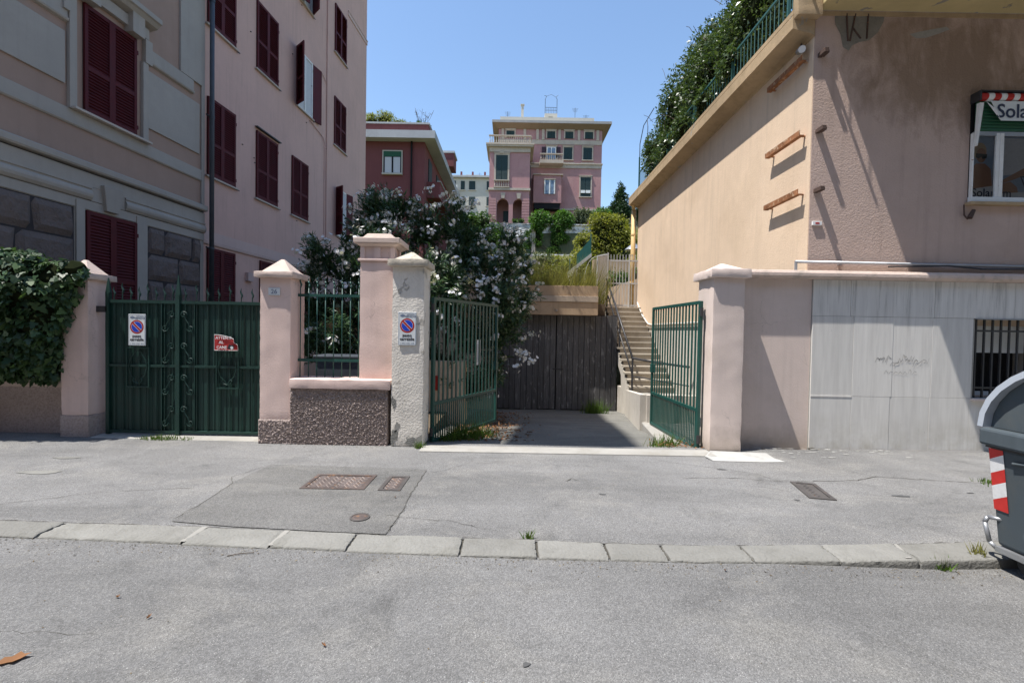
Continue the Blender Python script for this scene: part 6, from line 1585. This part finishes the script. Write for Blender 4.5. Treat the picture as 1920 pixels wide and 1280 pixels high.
for k,(x,y,lab) in enumerate([(-2.4,2.75,'leftmost of the tiny dead leaves on the road'),(-2.05,2.55,'tiny dead leaf on the road, second from the left'),(-.95,2.35,'tiny dead leaf in the middle of the road'),(1.55,3.2,'tiny orange leaf just below the kerb, right of centre'),(-1.12,4.42,'tiny orange scrap on the dark asphalt patch near the narrow cover'),(.20,1.98,'tiny dead leaf lowest on the road, right of centre')]):
    one_leaf(x,y,(road_z(x) if y < 3.4 else .004)+.004,.03,k*1.3,lab,'tiny fallen leaves')
tw = MB().tube([(0,0,0),(.05,-.02,.01),(.07,-.07,.008),(.05,-.12,.004)],.004,5).build('litter_strip', M['paper']); tw.location = (-.18,2.12,-.02); tag(tw,'curled white plastic strip on the road','litter')
tw = MB().tube([(0,0,0),(.08,.03,.006),(.17,.05,.004)],.003,5).build('twig', M['bark']); tw.location = (-2.05,3.28,-.02); tag(tw,'thin twig lying below the kerb','twig')

# ================================================================== STREET COVERS
def cover(name, label, x0,x1,y0,y1, ncol, m, mf, tread=True):
    c = thing(name,label,'manhole cover',((x0+x1)/2,(y0+y1)/2,0.004)); Lc = c.location; f = .04
    MB().box(x0,x1,y0,y0+f,-.05,.0115).box(x0,x1,y1-f,y1,-.05,.0115).box(x0,x0+f,y0+f,y1-f,-.05,.0115).box(x1-f,x1,y0+f,y1-f,-.05,.0115).build('frame', mf, c, Lc)
    w = (x1-x0-2*f)/ncol
    for k in range(ncol):
        a = x0+f+w*k+.005; e = a+w-.01
        p = MB().box(a,e,y0+f+.005,y1-f-.005,-.04,.006).build('plate', m, c, Lc)
        b = MB(); i = 0; yy_ = y0+f+.03
        while yy_ < y1-f-.02:
            xx = a+.02+(.025 if i%2 else 0)
            while xx < e-.02:
                s_ = 1 if (i+int((xx-a)/.05))%2 else -1; d = .018
                b.poly([(xx-d,yy_-s_*d-.005,.0061),(xx+d,yy_+s_*d-.005,.0061),(xx+d*.9,yy_+s_*d+.005,.0115),(xx-d*.9,yy_-s_*d+.005,.0115)]); xx += .05
            yy_ += .034; i += 1
        stuff(b.build('tread_ribs', M['ribs'] if tread else m, p, Lc))
    return c
cover('manhole_cover','large double brown iron cover in the dark asphalt patch',-2.15,-1.49,4.62,5.085,2,M['cover'],M['cover'])
cover('manhole_cover','small narrow brown iron cover beside the large double cover',-1.345,-1.115,4.605,5.06,1,M['cover'],M['cover_dark'])
rc = cover('manhole_cover','dark iron drain grate set askew in the right pavement',-.125,.125,-.26,.26,1,M['cover_dark'],M['cover_dark'],False); rc.location = (3.24,4.835,.004); rc.rotation_euler = (0,0,-.22)
rcv = thing('valve_cap','small round iron valve cap in the dark asphalt patch','valve cap',(-1.30,3.935,.004))
MB().lathe((0,0,-.02),[(.085,0),(.085,.028),(.07,.03),(.068,.026)],24).build('ring', M['cover_dark'], rcv); MB().lathe((0,0,-.02),[(.066,0),(.066,.027),(.05,.031),(.03,.029),(.0,.031)],24).build('cap', M['cover'], rcv)

# --- grit, dust and bits gathered in the gutter and along the foot of the walls
rng = np.random.default_rng(95); n_ = 1500
gx = rng.uniform(-5.5,4.2,n_); kf = np.array([interp(KF,x) for x in gx]); gy = kf-.012-np.abs(rng.normal(size=n_))*.10
gz = np.array([road_z(x) for x in gx])+.004
wx = rng.uniform(-3.5,7.0,700); wx = wx[(wx < -1.75)|(wx > 3.3)]; wy = np.where(wx < 0, 6.36, 6.66)-np.abs(rng.normal(size=len(wx)))*.05
P = np.concatenate([np.stack([gx,gy,gz],1), np.stack([wx,wy,np.full(len(wx),.004)],1)]); n_ = len(P)
me = leaf_mesh('grit',P,rng.normal(size=(n_,3))*np.array([1,1,.25]),np.stack([rng.normal(size=n_)*.4,rng.normal(size=n_)*.4,np.ones(n_)],1),.004+.022*rng.random(n_)**3,.003+.010*rng.random(n_)**2,RHOMB,foliage('grit_and_dry_bits',(0.05,0.045,0.035),(0.16,0.12,0.075),(0.34,0.3,0.22),.05,.9,.1))
o = put('grit',me); tag(o,'fine grit and dry plant bits along the kerb and wall feet','grit'); stuff(o)
rng = np.random.default_rng(96); n_ = 420
P = np.stack([rng.uniform(-5,5,n_),rng.uniform(1.2,6.2,n_),np.zeros(n_)],1); P[:,2] = [road_z(x)+.004 if y < 3.3 else .007 for x,y,_ in P]; P = P[(P[:,1] < 3.25)|(P[:,1] > 3.85)]; n_ = len(P)
me = leaf_mesh('grit',P,rng.normal(size=(n_,3))*np.array([1,1,.2]),np.stack([rng.normal(size=n_)*.3,rng.normal(size=n_)*.3,np.ones(n_)],1),.004+.014*rng.random(n_)**3,.003+.008*rng.random(n_)**2,RHOMB,bpy.data.materials['grit_and_dry_bits'])
o = put('grit',me); tag(o,'loose specks of grit scattered over the road and pavement','grit'); stuff(o)
